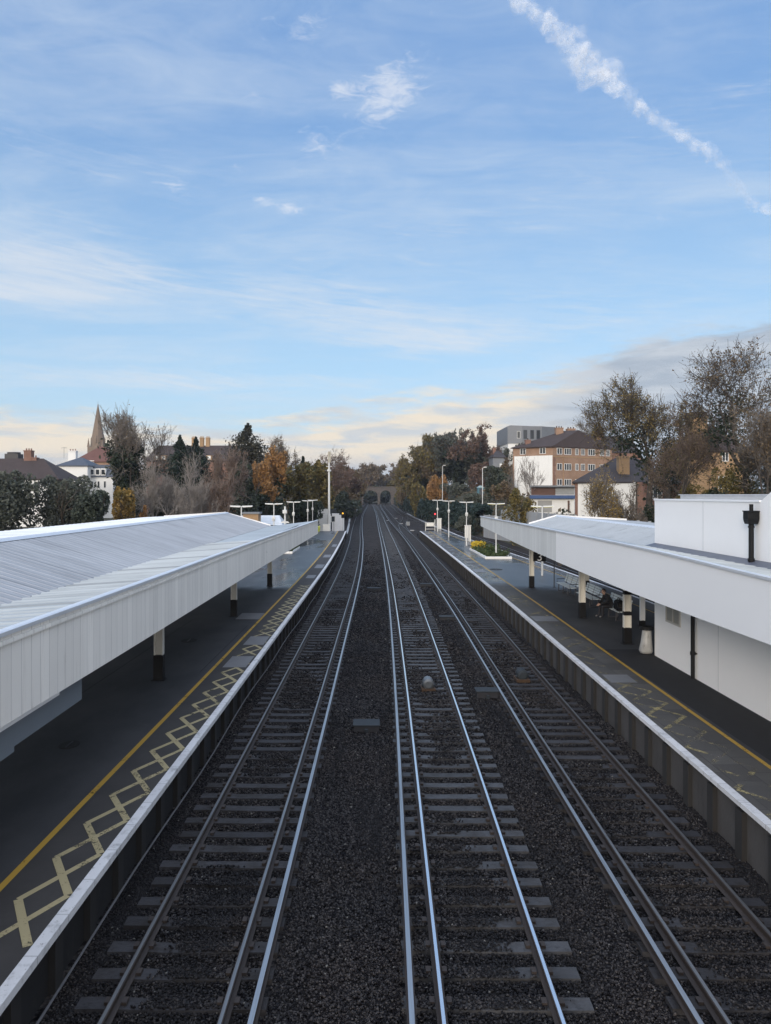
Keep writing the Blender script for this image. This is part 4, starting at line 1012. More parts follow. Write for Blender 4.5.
def bush(name, label, cat, px, ytop, Y, wpx, leaf, n=5000, lsize=.22, lumps=26, seed=0, base=None, group=None, depth=.8, cone=0, low=.0):
    "dense leafy crown: leaves on the outside of many uneven lumps, gaps between"
    rng = np.random.default_rng(5000 + seed * 13 + int(px))
    X, zt = at(px, ytop, Y); zb = ground_z(X, Y) if base is None else base; hh = zt - zb; W = wpx / F * Y / 2
    c = rng.normal(size=(lumps, 3)); c /= np.linalg.norm(c, axis=1)[:, None]; c *= rng.uniform(.25, .82, (lumps, 1))
    c[:, 2] = c[:, 2] * .5 + .52 - low
    if cone: sh = 1 - np.clip(c[:, 2:3], 0, 1) * cone; c[:, :2] *= sh
    r = rng.uniform(.16, .36, lumps); r = np.minimum(r, 1.02 - c[:, 2])
    r = np.maximum(r, .1)
    k = rng.integers(0, lumps, n); dv = rng.normal(size=(n, 3)); dv[:, 2] += .25; dv /= np.linalg.norm(dv, axis=1)[:, None]
    Pc = c[k] + dv * (r[k] * rng.uniform(.55, 1.06, n) ** .5)[:, None] * np.array([1, 1, .72])
    sc = np.array([W, W * depth, hh]); Pc *= sc; Pc = Pc[Pc[:, 2] > -.2]; dv = dv[:len(Pc)]
    root = thing(name, label, cat, (X, Y, zb), 0, group)
    S, T = grow(rng, [((0, 0, 0), (0, 0, 1), .8, .05)] if hh > 5 else [((.1, 0, 0), (.4, .1, 1), .7, .03), ((-.1, 0, 0), (-.4, -.1, 1), .7, .03)], 3, (2, 3), (20, 45), .6, .7)
    s2 = np.array([W * .9 / max(.1, np.abs(T[:, :2]).max()), W * .9 / max(.1, np.abs(T[:, :2]).max()), hh * .9 / T[:, 2].max()]); S[:, :3] *= s2; S[:, 3:6] *= s2; S[:, 6:8] *= hh * .8
    Vt, Ft = tubes(S, 5); np_mesh('trunk', Vt, Ft, M_bark, root, smooth_=True)
    Vl, Fl = leaf_quads(Pc, lsize, rng); np_mesh('crown', Vl, Fl, leaf, root)
    return root
def conifer(name, label, px, ytop, Y, wpx, leaf, seed=0, group=None, tiers=40, droop=.3, base=None, gap=0):
    rng = np.random.default_rng(9000 + seed); X, zt = at(px, ytop, Y); zb = ground_z(X, Y) if base is None else base; hh = zt - zb; W = wpx / F * Y / 2
    root = thing(name, label, 'conifer', (X, Y, zb), 0, group); S = [(0, 0, 0, 0, 0, hh * .97, hh * .016, .03)]; Ps = []
    for t in range(tiers):
        f = t / (tiers - 1); z = hh * (.12 + .86 * f) + rng.uniform(-.03, .03) * hh * (1 - f); L = W * (min(1, (1 - f) * 2.6) * .97 + .04) * rng.uniform(.6, 1.2)
        for k in range(int(10 - 4 * f)):
            if rng.random() < gap: continue
            a = rng.uniform(0, 2 * math.pi); l = L * rng.uniform(.6, 1.12); d = np.array([math.cos(a), math.sin(a)])
            e = np.array([*(d * l), z - l * droop * rng.uniform(.4, 1.2) + .12 * l]); S.append((0, 0, z, *e, .05, .015))
            m = int(26 + 60 * (l / W)); s = rng.random(m) ** .7
            P = np.stack([e[0] * s, e[1] * s, z + (e[2] - z) * s], 1) + rng.normal(size=(m, 3)) * np.array([.17, .17, .16]) * l
            P[:, 2] -= np.abs(rng.normal(size=m)) * .10 * l; Ps.append(P)
    Vt, Ft = tubes(S, 5); np_mesh('trunk', Vt, Ft, M_bark, root, smooth_=True)
    Vl, Fl = leaf_quads(np.concatenate(Ps), .17 * Y / 100, rng); np_mesh('crown', Vl, Fl, leaf, root)
    return root

GL, GR = 'trees beyond the left platform', 'trees on the right hand embankment'
# left of the line, near to far
bush('evergreen_tree', 'grey green evergreen hiding the left end of the white walled house', 'tree', 4, 467, 78, 72, L_grey, 9500, .19, 34, 1, group=GL)
bush('evergreen_shrub', 'broad rounded grey green evergreen in front of the white houses', 'tree', 63, 472, 82, 76, L_grey, 10000, .17, 36, 2, group=GL)
bush('evergreen_shrub', 'lower dark evergreen beside the yellow leaved bush', 'tree', 92, 487, 78, 46, L_ever, 5500, .18, 26, 3, group=GL)
bush('yellow_bush', 'golden yellow leaved bush below the ivy clad tree', 'bush', 122, 484, 84, 30, L_yel, 3500, .17, 18, 4, group=GL)
bush('russet_shrub', 'small russet shrub right of the golden bush', 'bush', 143, 503, 84, 14, L_ora, 900, .16, 9, 5, group=GL)
broad('ivy_clad_tree', 'tall ivy clad tree with bare top twigs next to the church spire', 'tree', 134, 414, 96, 58, L_bro, 1, .12, 5, 1, (2, 3), (20, 50), .8, .76, ivy=1.2, seed=5, group=GL, drop=.6)
bush('ivy_column', 'dense dark column of ivy on the tree by the spire', 'ivy', 133, 434, 95.4, 34, L_ivy, 7500, .24, 30, 6, group=GL, depth=.9)
broad('bare_tree', 'bare grey many stemmed tree right of the golden bush', 'tree', 160, 462, 88, 56, None, 0, .1, 5, 4, (2, 3), (18, 44), .25, .74, tw=.9, twigs=1, twig=M_pale, seed=6, group=GL)
broad('bare_tree', 'bare grey many stemmed tree below the twin dark conifers', 'tree', 190, 458, 90, 50, None, 0, .1, 5, 4, (2, 3), (18, 42), .25, .74, tw=.9, twigs=1, twig=M_pale, seed=7, group=GL)
broad('bare_tree', 'bare brownish many stemmed tree under the long brown roof', 'tree', 220, 452, 93, 50, L_rus, 1, .10, 5, 4, (2, 3), (16, 40), .25, .74, tw=.9, twigs=1, twig=M_pale2, seed=8, group=GL, drop=.4)
bush('undergrowth_shrub', 'dark thicket behind the left pale stemmed bare tree', 'bush', 168, 482, 104, 46, L_ivy, 4500, .22, 22, 201, group=GL)
bush('undergrowth_shrub', 'dark brown thicket behind the right pale stemmed bare tree', 'bush', 208, 478, 106, 50, L_brd, 4500, .22, 22, 202, group=GL)
conifer('conifer', 'dark conifer left of the pair before the long roof', 180, 434, 130, 34, L_con, 9, GL)
conifer('conifer', 'dark conifer right of the pair before the long roof', 196, 436, 133, 32, L_con, 10, GL)
conifer('spruce', 'tall broad spruce standing above the orange tree', 248, 422, 135, 54, L_spr, 11, GL, tiers=34, droop=.05, gap=.2)
bush('ivy_covered_tree', 'rounded dark green ivy covered tree below the spruce', 'tree', 245, 458, 105, 38, L_ever, 6000, .24, 30, 12, group=GL)
broad('orange_tree', 'bright orange leaved tree in front of the spruce', 'tree', 269, 452, 118, 28, L_ora, 5, .24, 5, 2, (2, 3), (15, 38), 1.1, .72, seed=13, group=GL, drop=.25, ivy=.3)
broad('autumn_tree', 'nearly bare round topped brown tree behind the orange tree', 'tree', 281, 438, 150, 32, L_bro, 1, .2, 5, 1, (2, 3), (18, 46), .9, .74, seed=14, group=GL, drop=.3)
broad('autumn_tree', 'olive yellow tree behind the left platform lamps', 'tree', 291, 470, 128, 36, L_oli, 5, .24, 5, 2, (2, 3), (18, 44), .8, .72, seed=15, group=GL, drop=.2)
bush('undergrowth_shrub', 'dark ivy shrub below the orange tree', 'bush', 266, 492, 112, 40, L_ivy, 3500, .25, 18, 16, group=GL)
bush('undergrowth_shrub', 'dark ivy shrub behind the left platform lamps', 'bush', 303, 493, 125, 46, L_ivy, 4500, .25, 18, 17, group=GL)
bush('autumn_tree', 'big yellow green oak left of the tall mast', 'tree', 314, 459, 155, 40, L_oli, 7500, .34, 34, 18, group=GL)
conifer('conifer', 'small dark conifer peeping over the yellow green oak', 303, 456, 165, 14, L_con, 19, GL)
broad('bare_tree', 'bare twiggy tree behind the head of the mast', 'tree', 327, 453, 190, 44, L_rus, 1, .2, 5, 1, (2, 3), (18, 46), .9, .74, twig=M_twigb, seed=20, group=GL)
bush('undergrowth_shrub', 'dark shrub right of the mast foot', 'bush', 338, 490, 175, 44, L_ever, 4500, .36, 20, 21, group=GL)
wood_l = [(344, 470, 215, 30, 22, 'brown bare tree just right of the mast'), (348, 468, 260, 30, 23, 'brown bare tree midway between mast and bridge'), (343, 486, 205, 26, 26, 'low brown thicket tree right of the mast'), (352, 476, 300, 18, 24, 'low brown tree beside the left bridge arch'), (368, 466, 470, 36, 25, 'bare tree standing behind the left bridge arch'), (386, 469, 500, 40, 27, 'reddish brown tree standing behind the right bridge arch'), (398, 480, 520, 26, 28, 'low tree behind the right end of the bridge'), (353, 470, 480, 36, 29, 'brown tree behind the left end of the bridge')]
for i, (px, yt, Y, w, sd_, l) in enumerate(wood_l):
    broad('bare_tree', l, 'tree', px, yt, Y, w, (L_rus, L_bro, L_bro)[i % 3], 3, .3 * Y / 200, 5, 2, (2, 3), (16, 46), .8, .74, twig=M_twigb, ivy=1.6 if Y < 350 else 2.2, seed=sd_, group='brown trees round the brick bridge', ivyleaf=L_ever if i % 2 else L_bro)
for i, (px, yt, Y, w, l, lf) in enumerate([(341, 498, 200, 36, 'dark low shrub at the foot of the left bank', L_ever), (349, 488, 240, 24, 'brown shrub on the left bank toward the bridge', L_bro), (354, 490, 310, 14, 'dark shrub beside the left bridge abutment', L_ever), (366, 484, 455, 40, 'dark thicket behind the left bridge arch', L_ever), (384, 484, 475, 40, 'dark thicket seen through the right bridge arch', L_ivy), (376, 477, 500, 60, 'brown hillside thicket above the bridge parapet', L_bro), (352, 474, 465, 40, 'brown thicket above left end of the bridge', L_rus), (397, 480, 470, 26, 'olive thicket above right end of the bridge', L_oli)]):
    bush('bank_shrub', l, 'bush', px, yt, Y, w, lf, 4500, .17 * Y / 100, 22, 40 + i, group='shrubs round the brick bridge', base=None if Y < 450 else (1.6 if 'through' in l or 'left bridge arch' in l else 8))

# right of the line: the wooded hill
hill = [(418, 446, 255, 40, L_oli, 'leftmost grey brown tree of the wooded hill'), (436, 436, 250, 46, L_oli, 'ivy grown tree second on the wooded hill'), (456, 434, 245, 50, L_grey, 'brown crowned tree at the middle of the wooded hill'), (474, 430, 240, 48, L_rus, 'tallest russet tree on the wooded hill'), (494, 447, 235, 44, L_grey, 'bare brown tree at right of the wooded hill'), (412, 466, 300, 26, L_bro, 'small tree at the left foot of the wooded hill')]
for i, (px, yt, Y, w, lf, l) in enumerate(hill):
    broad('hill_tree', l, 'tree', px, yt, Y, w, lf, 3, .36, 5, 2, (2, 3), (18, 48), .7, .75, ivy=1.8, seed=60 + i, group=GR, ivyleaf=(L_grey, L_bro, L_ivy, L_grey, L_rus, L_bro)[i], twig=M_twig if i % 2 else M_twigb)
for i, (px, yt, Y, w, lf, n_, l) in enumerate([(426, 456, 262, 50, L_grey, 5000, 'grey green lower mass of the hill at left'), (458, 450, 252, 60, L_ever, 6500, 'dark green ivy mass in the middle of the hill'), (486, 462, 232, 44, L_rus, 4500, 'brown thicket under the bare trees of the hill'), (438, 473, 200, 28, L_ora, 3500, 'orange tree at the foot of the wooded hill'), (419, 480, 215, 28, L_oli, 3500, 'olive shrub at the left foot of the hill'), (458, 482, 195, 34, L_grey, 3500, 'grey shrub at the middle foot of the hill'), (496, 464, 150, 34, L_ever, 5500, 'rounded dark evergreen by the hillside street lamp'), (505, 478, 140, 30, L_bro, 3000, 'brown shrub below the rounded evergreen'),
        (477, 492, 150, 34, L_grey, 4000, 'pale grey shrub over the end of the concrete wall'), (403, 487, 330, 20, L_oli, 2500, 'olive shrub beside the right bridge abutment'), (410, 474, 290, 34, L_bro, 3500, 'brown shrub between bridge and hill'),
        (519, 486, 100, 36, L_oli, 3800, 'olive brown shrub below the white gable panel of the flats'), (560, 505, 72, 13, L_ivy, 1500, 'clipped dark round shrub before the low glazed building'), (470, 512, 128, 30, L_grey, 2500, 'grey bramble hanging over the concrete wall end')]):
    bush('bank_shrub', l, 'bush', px, yt, Y, w, lf, n_, .155 * Y / 100, 24, 70 + i, group=GR)
broad('bare_tree', 'small bare tree in front of the white gable panel', 'tree', 526, 456, 112, 34, None, 0, .1, 4, 3, (2, 3), (14, 36), 1.0, .74, tw=.45, twigs=1, seed=90, group=GR)
broad('yellow_tree', 'slender yellow leaved young tree before the white house gable', 'tree', 602, 473, 62, 28, L_kha, 2, .075, 5, 2, (2, 3), (14, 34), 1.2, .72, tw=.5, seed=91, group=GR, drop=.45, twigs=1)
broad('twiggy_shrub', 'thin twiggy shrub right of the yellow young tree', 'bush', 628, 488, 64, 34, L_bro, 1, .07, 5, 3, (2, 3), (20, 46), .5, .74, tw=.4, seed=92, group=GR, drop=.7, twigs=1)
broad('autumn_tree', 'large spreading autumn tree with thinning olive leaves above the dark roof', 'tree', 650, 381, 74, 100, L_olt, 4, .10, 5, 1, (3, 3), (20, 52), .5, .76, seed=93, group=GR, drop=.45, ivy=.5, twig=M_twigd)
broad('autumn_tree', 'tall dark twigged tree at the right edge against the sky', 'tree', 752, 346, 60, 118, L_bro, 2, .10, 5, 1, (3, 3), (20, 50), .6, .78, twigs=2, seed=94, group=GR, drop=.4, twig=M_twigd, ivy=.5, lean=.03)
broad('bare_tree', 'bare russet tree before the tan building', 'tree', 684, 414, 66, 72, L_bro, 1, .08, 5, 2, (2, 3), (20, 52), .5, .75, tw=.8, twigs=1, seed=95, group=GR, drop=.2, twig=M_twigb)
broad('bare_tree', 'pale stemmed bare tree low at the right edge', 'tree', 765, 412, 52, 66, L_bro, 1, .08, 5, 2, (2, 3), (20, 48), .7, .75, seed=96, group=GR, twig=M_twig)
broad('bare_tree', 'bare far tree behind the flats chimneys', 'tree', 588, 411, 210, 32, None, 0, .2, 5, 1, (2, 3), (18, 46), .9, .75, tw=.7, seed=97, group=GR)
for i, (px, yt, Y, w, lf, n_, l) in enumerate([(668, 452, 97, 40, L_rus, 4500, 'russet thicket right of the white house gable'), (697, 480, 68, 52, L_oli, 3600, 'brown twiggy thicket behind the white parapet'), (668, 418, 78, 34, L_ivy, 2600, 'dark ivy clump inside the large autumn tree'), (735, 456, 60, 56, L_oli, 5500, 'olive thicket below the tall right tree'), (775, 440, 56, 50, L_grey, 4500, 'dark green thicket at the right edge'), (715, 486, 58, 60, L_ivy, 4500, 'dark shrub just above the white parapet'), (630, 508, 66, 34, L_grey, 2000, 'low green hedge shrub at the white house'), (598, 424, 190, 24, L_oli, 2500, 'olive tree top behind the dark roof of the flats'), (650, 500, 68, 18, L_ivy, 1500, 'small dark shrub at the brick corner'), (690, 404, 110, 60, L_oli, 3000, 'olive tree behind the tan chimney stack'), (520, 464, 190, 20, L_bro, 1800, 'brown tree between hill and flats'), (506, 456, 205, 22, L_bro, 2200, 'dark brown tree left of the modern block')]):
    bush('thicket', l, 'bush', px, yt, Y, w, lf, n_, .155 * Y / 100, 24, 110 + i, group=GR)

# dark clipped hedge along the right of the line beyond the platform
def hedge(name, label, pts, hgt_, wid, leaf, n, ls, seed=0):
    rng = np.random.default_rng(seed); o = thing(name, label, 'hedge', (pts[0][0], pts[0][1], 0)); P = np.array(pts, float); k = rng.integers(0, len(P) - 1, n); t = rng.random(n)
    c = P[k, :2] * (1 - t[:, None]) + P[k + 1, :2] * t[:, None]; zb = np.array([hgt(a, b) for a, b in c]); a = rng.uniform(0, math.pi, n)
    y_ = c[:, 1]; bump_ = 1 + .12 * np.sin(y_ * .35) + .1 * np.sin(y_ * .9 + 1)
    q = np.stack([c[:, 0] - wid * np.cos(a) * np.abs(np.cos(a)) ** -.4 * bump_, c[:, 1] + rng.normal(size=n) * .4, zb + hgt_ * np.sin(a) ** .5 * bump_ * rng.uniform(.85, 1.03, n)], 1)
    q -= np.array([pts[0][0], pts[0][1], 0]); V, Fq = leaf_quads(q, ls, rng); np_mesh('leaves', V, Fq, leaf, o)
    S = [(P[i, 0] - pts[0][0], P[i, 1] - pts[0][1], hgt(*P[i, :2]) - .2, P[i, 0] - pts[0][0], P[i, 1] - pts[0][1], hgt(*P[i, :2]) + hgt_ * .8, .12, .06) for i in range(len(P))]
    V, Fq = tubes(S, 5); np_mesh('stem', V, Fq, M_bark, o)
hedge('trackside_hedge', 'long dark green hedge beside the line beyond the right platform', [(18.6, 126), (17, 145), (15.5, 170), (14, 200), (13.2, 240), (12.8, 290), (12.5, 340), (12.4, 400)], 4.6, 1.4, L_hed, 16000, .42, 3)
hedge('trackside_hedge', 'low dark ivy bank left of the line beyond the mast', [(-11.5, 140), (-10.4, 165), (-9.6, 200), (-9.4, 250), (-9.2, 320), (-9, 400)], 3.2, 1.6, L_ivy, 9000, .4, 4)
# rough growth along the banks
def scrub(name, n, xr_, yr_, leaf, ls, hmax, seed):
    rng = np.random.default_rng(seed); x = rng.uniform(*xr_, n); y = rng.uniform(*yr_, n)
    ok = np.array([(a < XL(b) - .5) or (a > XR(b) + .5) for a, b in zip(x, y)]); x, y = x[ok], y[ok]
    z = np.array([hgt(a, b) for a, b in zip(x, y)]) + rng.random(len(x)) ** 2 * hmax * (.5 + .5 * np.sin(x * .8) * np.sin(y * .5))
    V, Fq = leaf_quads(np.stack([x, y, z], 1), ls, rng); tag(np_mesh(name, V, Fq, leaf), kind='stuff')
scrub('undergrowth', 9000, (-45, -8), (60, 420), L_bro, .35, 1.8, 31)
scrub('undergrowth', 12000, (12, 55), (60, 420), L_bro, .35, 1.8, 32)
scrub('undergrowth', 6000, (12, 45), (60, 300), L_grey, .3, 1.6, 33)
# ------------------------------------------------------------------ buildings round about
M_brick = brickmat('orange_brick', (.33, .20, .13), (.27, .165, .105)); M_brickd = brickmat('red_brick', (.23, .115, .08), (.18, .09, .065)); M_tan = brickmat('tan_brick', (.38, .24, .12), (.32, .20, .10))
M_tileb = plain('brown_roof_tiles', (.046, .033, .031), .85, .4, .8); M_tiled = plain('dark_roof_tiles', (.038, .032, .034), .8, .35, .8); M_tiler = plain('red_roof_tiles', (.12, .055, .043), .85, .3, .8)
M_slate = plain('blue_slate', (.055, .065, .085), .55, .3, .8); M_stone2 = plain('church_stone', (.185, .14, .105), .85, .3, .15, dirt=(.10, .08, .065)); M_wframe = plain('white_frame', (.70, .70, .68), .5, .08)
M_wallw = plain('white_house_wall', (.72, .72, .70), .7, .08, .3, dirt=(.5, .5, .48)); M_greyc = plain('grey_cladding', (.17, .18, .195), .6, .15, .3)
M_conc = plain('grey_concrete', (.30, .31, .32), .85, .3, .5, dirt=(.15, .15, .14)); M_blue = plain('blue_fascia', (.05, .09, .20), .5, .15); M_brown = plain('brown_panel', (.11, .06, .045), .5, .3, 1)

def frame_at(Pa, Pb):
    "axes of the wall face from Pa to Pb (seen from outside, Pa on the left)"
    a, b = Vector((*Pa, 0)), Vector((*Pb, 0)); u = (b - a).normalized(); n = Vector((u.y, -u.x, 0)); return a, u, n
def slab_on(mb, fr, s0, s1, z0, z1, d0, d1, m=0):
    a, u, n = fr; q = []
    for z in (z0, z1):
        for s, d_ in ((s0, d0), (s1, d0), (s1, d1), (s0, d1)): p = a + u * s + n * d_; q.append((p.x, p.y, z))
    mb.hexa(q, m)
def window(root, fr, s0, s1, z0, z1, mull=1, depth=.06, fmat=None, open_dark=False):
    f = MB(); t = .09
    slab_on(f, fr, s0, s1, z0, z0 + t, .004, depth); slab_on(f, fr, s0, s1, z1 - t, z1, .004, depth)
    slab_on(f, fr, s0, s0 + t, z0 + t + .001, z1 - t - .001, .004, depth); slab_on(f, fr, s1 - t, s1, z0 + t + .001, z1 - t - .001, .004, depth)
    for k in range(mull):
        c = s0 + (s1 - s0) * (k + 1) / (mull + 1); slab_on(f, fr, c - .05, c + .05, z0 + t + .001, z1 - t - .001, .004, depth)
    o = put(f.build('window', fmat or M_wframe), root)
    g = MB(); slab_on(g, fr, s0 + t, s1 - t, z0 + t, z1 - t, .006, .02); p = g.build('pane', M_glass); p.parent = o; p.matrix_parent_inverse = o.matrix_basis.inverted() @ o.matrix_parent_inverse.inverted() if False else Matrix.LocRotScale(root.location, root.rotation_euler, None).inverted(); p.matrix_parent_inverse = Matrix.Identity(4); p.matrix_parent_inverse = (o.matrix_parent_inverse).copy()
    p.matrix_parent_inverse = Matrix.Identity(4)
    return o
def hip(mb, ring, z0, z1, inset_l, inset_r, over=.35, m=0):
    "hipped roof over a four cornered plan P0 P1 (front) P2 P3 (back)"
    P = [Vector((*p, 0)) for p in ring]; c = sum(P, Vector()) / 4
    Q = [p + (p - c).normalized() * over for p in P]
    L, R = (P[0] + P[3]) / 2, (P[1] + P[2]) / 2; u = (R - L).normalized(); A = L + u * inset_l; B = R - u * inset_r
    q = [(p.x, p.y, z0) for p in Q]; a, b = (A.x, A.y, z1), (B.x, B.y, z1)
    mb.poly([q[0], q[1], b, a], m); mb.poly([q[1], q[2], b], m); mb.poly([q[2], q[3], a, b], m); mb.poly([q[3], q[0], a], m); mb.poly(q, m)
    ql = [(x, y, z - .18) for x, y, z in q]
    for k in range(4): mb.poly([q[k], q[(k + 1) % 4], ql[(k + 1) % 4], ql[k]], m)
    mb.poly(ql, m); return mb
def chimney(root, x, y, z0, z1, w, d_, mat, pots=2, cap=M_black):
    o = put(MB().box(x - w / 2, x + w / 2, y - d_ / 2, y + d_ / 2, z0, z1).box(x - w / 2 - .06, x + w / 2 + .06, y - d_ / 2 - .06, y + d_ / 2 + .06, z1 + .002, z1 + .18).build('chimney', mat), root)
    pm = MB()
    for k in range(pots): c = x - w / 2 + w * (k + .5) / pots; pm.tube([(c, y, z1 + .181), (c, y, z1 + .55)], [.14, .11], 8)
    p = pm.build('chimney_pots', cap); p.parent = o
    return o

# brick flats on the hill
P0, P1, P2 = (29.1, 155.0), (36.3, 150.0), (50.8, 158.0); P3 = (43.6, 163.0)
fl = thing('apartment_building', 'three storey orange brick flats with dark hipped roof and white end panel', 'flats', (*P1, 6))
mb = MB().prism([P0, P1, P2, P3], 3.5, 16.5); put(mb.build('wall', M_brick), fl)
put(hip(MB(), [P0, P1, P2, P3], 16.52, 20.2, 4.4, 1.0, .5).build('roof', M_tileb), fl)
fa, fb = frame_at(P0, P1), frame_at(P1, P2); L0 = 8.77; K = 150 / F
pn = MB(); slab_on(pn, fa, .35, L0 - .12, 6, 14.7, .004, .10); put(pn.build('white_panel', M_wallw), fl)
qn = MB()
for k in range(19): slab_on(qn, fb, .02, .45 + .18 * (k % 2), 4.2 + k * .55, 4.2 + k * .55 + .5, .004, .05)
put(qn.build('quoins', M_brickd), fl)
for s in (1.6, 5.9): window(fl, fa, s, s + 1.3, 15.05, 16.35, 1)
row = [(1.0, 2.4, 1), (3.0, 4.9, 2), (6.0, 6.9, 1), (7.6, 8.7, 1), (9.6, 11.6, 2), (13.0, 14.2, 1), (14.8, 15.9, 1)]
for z0, z1 in ((14.9, 16.25), (11.7, 13.1), (8.6, 9.9), (5.4, 6.8)):
    for s0, s1, mm in row: window(fl, fb, s0, s1, z0, z1, mm)
bd = MB(); slab_on(bd, fb, .0, 16.5, 14.35, 14.55, .004, .06); slab_on(bd, fb, 2.75, 2.85, 5, 14.3, .004, .07); put(bd.build('stone_band', M_tan), fl)
chimney(fl, 39.0, 156.0, 17.6, 20.6, 1.5, 1.5, M_brick, 3, M_tileb); chimney(fl, 42.0, 158.0, 18, 20.6, 1.7, 1.4, M_brick, 3, M_tileb); chimney(fl, 32.2, 155.0, 16.9, 18.0, 1.1, 1.0, M_brickd, 1, M_tileb)
f2 = thing('apartment_building', 'dark roofed further wing behind the orange brick flats', 'flats', (52, 166, 6))
put(MB().prism([(44.5, 167), (60, 166), (62, 176), (46, 177)], 4, 16.2).build('wall', M_brickd), f2); put(hip(MB(), [(44.5, 167), (60, 166), (62, 176), (46, 177)], 16.25, 20.3, 4, 4).build('roof', M_tiled), f2)
chimney(f2, 52, 171, 19, 21.3, 1.6, 1.2, M_brickd, 2, M_tileb)

# modern grey block behind
mbk = thing('modern_block', 'modern grey topped block with pale lower wall behind the flats', 'flats', (45, 232, 8))
x0 = at(508, 0, 230)[0]; x1 = at(565, 0, 230)[0]; xm = at(523, 0, 230)[0]
put(MB().prism([(x0, 230), (x0 + 4.2, 229.2), (x1, 236), (x1, 250), (x0, 250)], 8, 22.6).build('wall', M_wallw), mbk)
put(MB().prism([(x0 - .15, 229.9), (x0 + 4.2, 229.0), (x0 + 10.5, 229.9), (x1, 236), (x1, 250.1), (x0 - .15, 250.1)], 22.61, 28.0).prism([(x0 + 1, 232), (x1 - 1, 238), (x1 - 1, 249), (x0 + 1, 249)], 28.01, 28.5).build('grey_storey', M_greyc), mbk)
put(MB().box(x0 - .1, x0 + 4, 229.0, 229.4, 8, 11.6).build('tan_base', M_tan), mbk)
fg = frame_at((x0 + 4.2, 229.0), (x0 + 10.5, 229.9))
for s in (.4, 2.6, 4.6): window(mbk, fg, s, s + 1.2, 24, 26.8, 0, fmat=M_slate)
window(mbk, frame_at((x0 - .15, 229.9), (x0 + 4.2, 229.0)), 2.9, 3.9, 24.2, 26.4, 0)
dh = thing('dark_house', 'dark brick house with balconies left of the modern block', 'house', (40, 226, 8))
x2 = at(493, 0, 222)[0]; x3 = at(506, 0, 222)[0]; put(MB().box(x2, x3, 222, 230, 7, 18.0).build('wall', M_greyc), dh); put(hip(MB(), [(x2, 222), (x3, 222), (x3, 230), (x2, 230)], 18.02, 20.2, 1.5, 1.5).build('roof', M_tiled), dh)
for z in (11.5, 15): put(MB().box(x3 - 2.0, x3 - .1, 221.2, 221.99, z, z + 1).build('balcony', M_wallw), dh)
chimney(dh, x2 + 1, 226, 19, 20.9, .9, .9, M_brickd, 1)

# low glazed building
lg = thing('glazed_building', 'low flat roofed white building with dark glazing band and blue fascia', 'building', (26, 112, 4))
a0, a1 = at(531, 0, 110)[0], at(574.5, 0, 110)[0]; zf = lambda py: H - (py - 495) / F * 110
put(MB().prism([(a0, 110), (a1, 110), (a1 + 3, 120), (a0 + 3, 120)], 3, zf(487.2)).build('wall', M_wallw), lg); put(MB().prism([(a0 - .4, 109.2), (a1 + .1, 109.2), (a1 + 3.2, 120.5), (a0 + 2.8, 120.5)], zf(487) , zf(485.4)).build('roof', M_greyc), lg)
f = frame_at((a0, 110), (a1, 110)); g = MB(); slab_on(g, f, .02, 3.6, zf(495), zf(487.8), .004, .05); put(g.build('brown_glazing', M_brown), lg)
g = MB(); slab_on(g, f, 3.62, 6.4, zf(494.6), zf(488), .004, .06); put(g.build('pale_glazing', plain('pale_glass', (.30, .31, .31), .2, .3, 2)), lg)
g = MB(); slab_on(g, f, -.2, 6.45, zf(498.6), zf(495.2), .004, .5); put(g.build('blue_fascia', M_blue), lg)
g = MB(); slab_on(g, f, 1.0, 3.1, zf(512), zf(500.5), .004, .05); put(g.build('grey_shutter', plain('grey_shutter', (.30, .30, .29), .6, .15)), lg)
g = MB(); slab_on(g, f, 5.45, 5.7, zf(512), zf(500.5), .004, .12); put(g.build('downpipe', M_brown), lg)

# white gabled brick house
wh = thing('brick_house', 'dark roofed brick house with white rendered front and brick quoins', 'house', (28, 85, 3.8))
b0, b1, b2 = at(575, 0, 85)[0], at(643, 0, 85)[0], at(672, 0, 87)[0]
put(MB().prism([(b0, 85), (b1, 85), (b2, 87.5), (b2 + 3, 96), (b0 + 3.2, 95.5)], 2.5, 8.15).build('wall', M_brickd), wh)
f = frame_at((b0, 85), (b1, 85)); g = MB(); slab_on(g, f, .32, 6.95, 2.6, 8.1, .004, .06); put(g.build('white_render', M_wallw), wh)
g = MB()
for k in range(14): slab_on(g, f, 7.15, 7.55 + .18 * (k % 2), 3.4 + k * .34, 3.7 + k * .34, .004, .05); slab_on(g, f, .02, .26, 3.4 + k * .34, 3.7 + k * .34, .004, .05)
put(g.build('quoins', M_brickd), wh)
put(MB().tube([(b0 + 7.0, 84.88, 3), (b0 + 7.0, 84.88, 8.1)], .06, 8).build('downpipe', M_black), wh)
put(hip(MB(), [(b0, 85), (b2, 85.5), (b2 + 3, 96), (b0 + 3.2, 95.5)], 8.16, 11.2, 4.9, 4.5, .5).build('roof', M_tiled), wh)
ch = chimney(wh, at(623, 0, 87)[0], 87, 8.6, 11.0, 1.25, .9, M_tan, 2)
f = frame_at((b1, 85), (b2, 87.5))
window(wh, f, .9, 3.3, 6.2, 7.9, 2); window(wh, f, .9, 2.9, 3.4, 5.0, 2)
# satellite dish / plate on the roof edge
put(MB().box(b0 + 2.1, b0 + 2.9, 84.3, 84.5, 8.25, 8.5).build('roof_vent', M_wframe), wh)

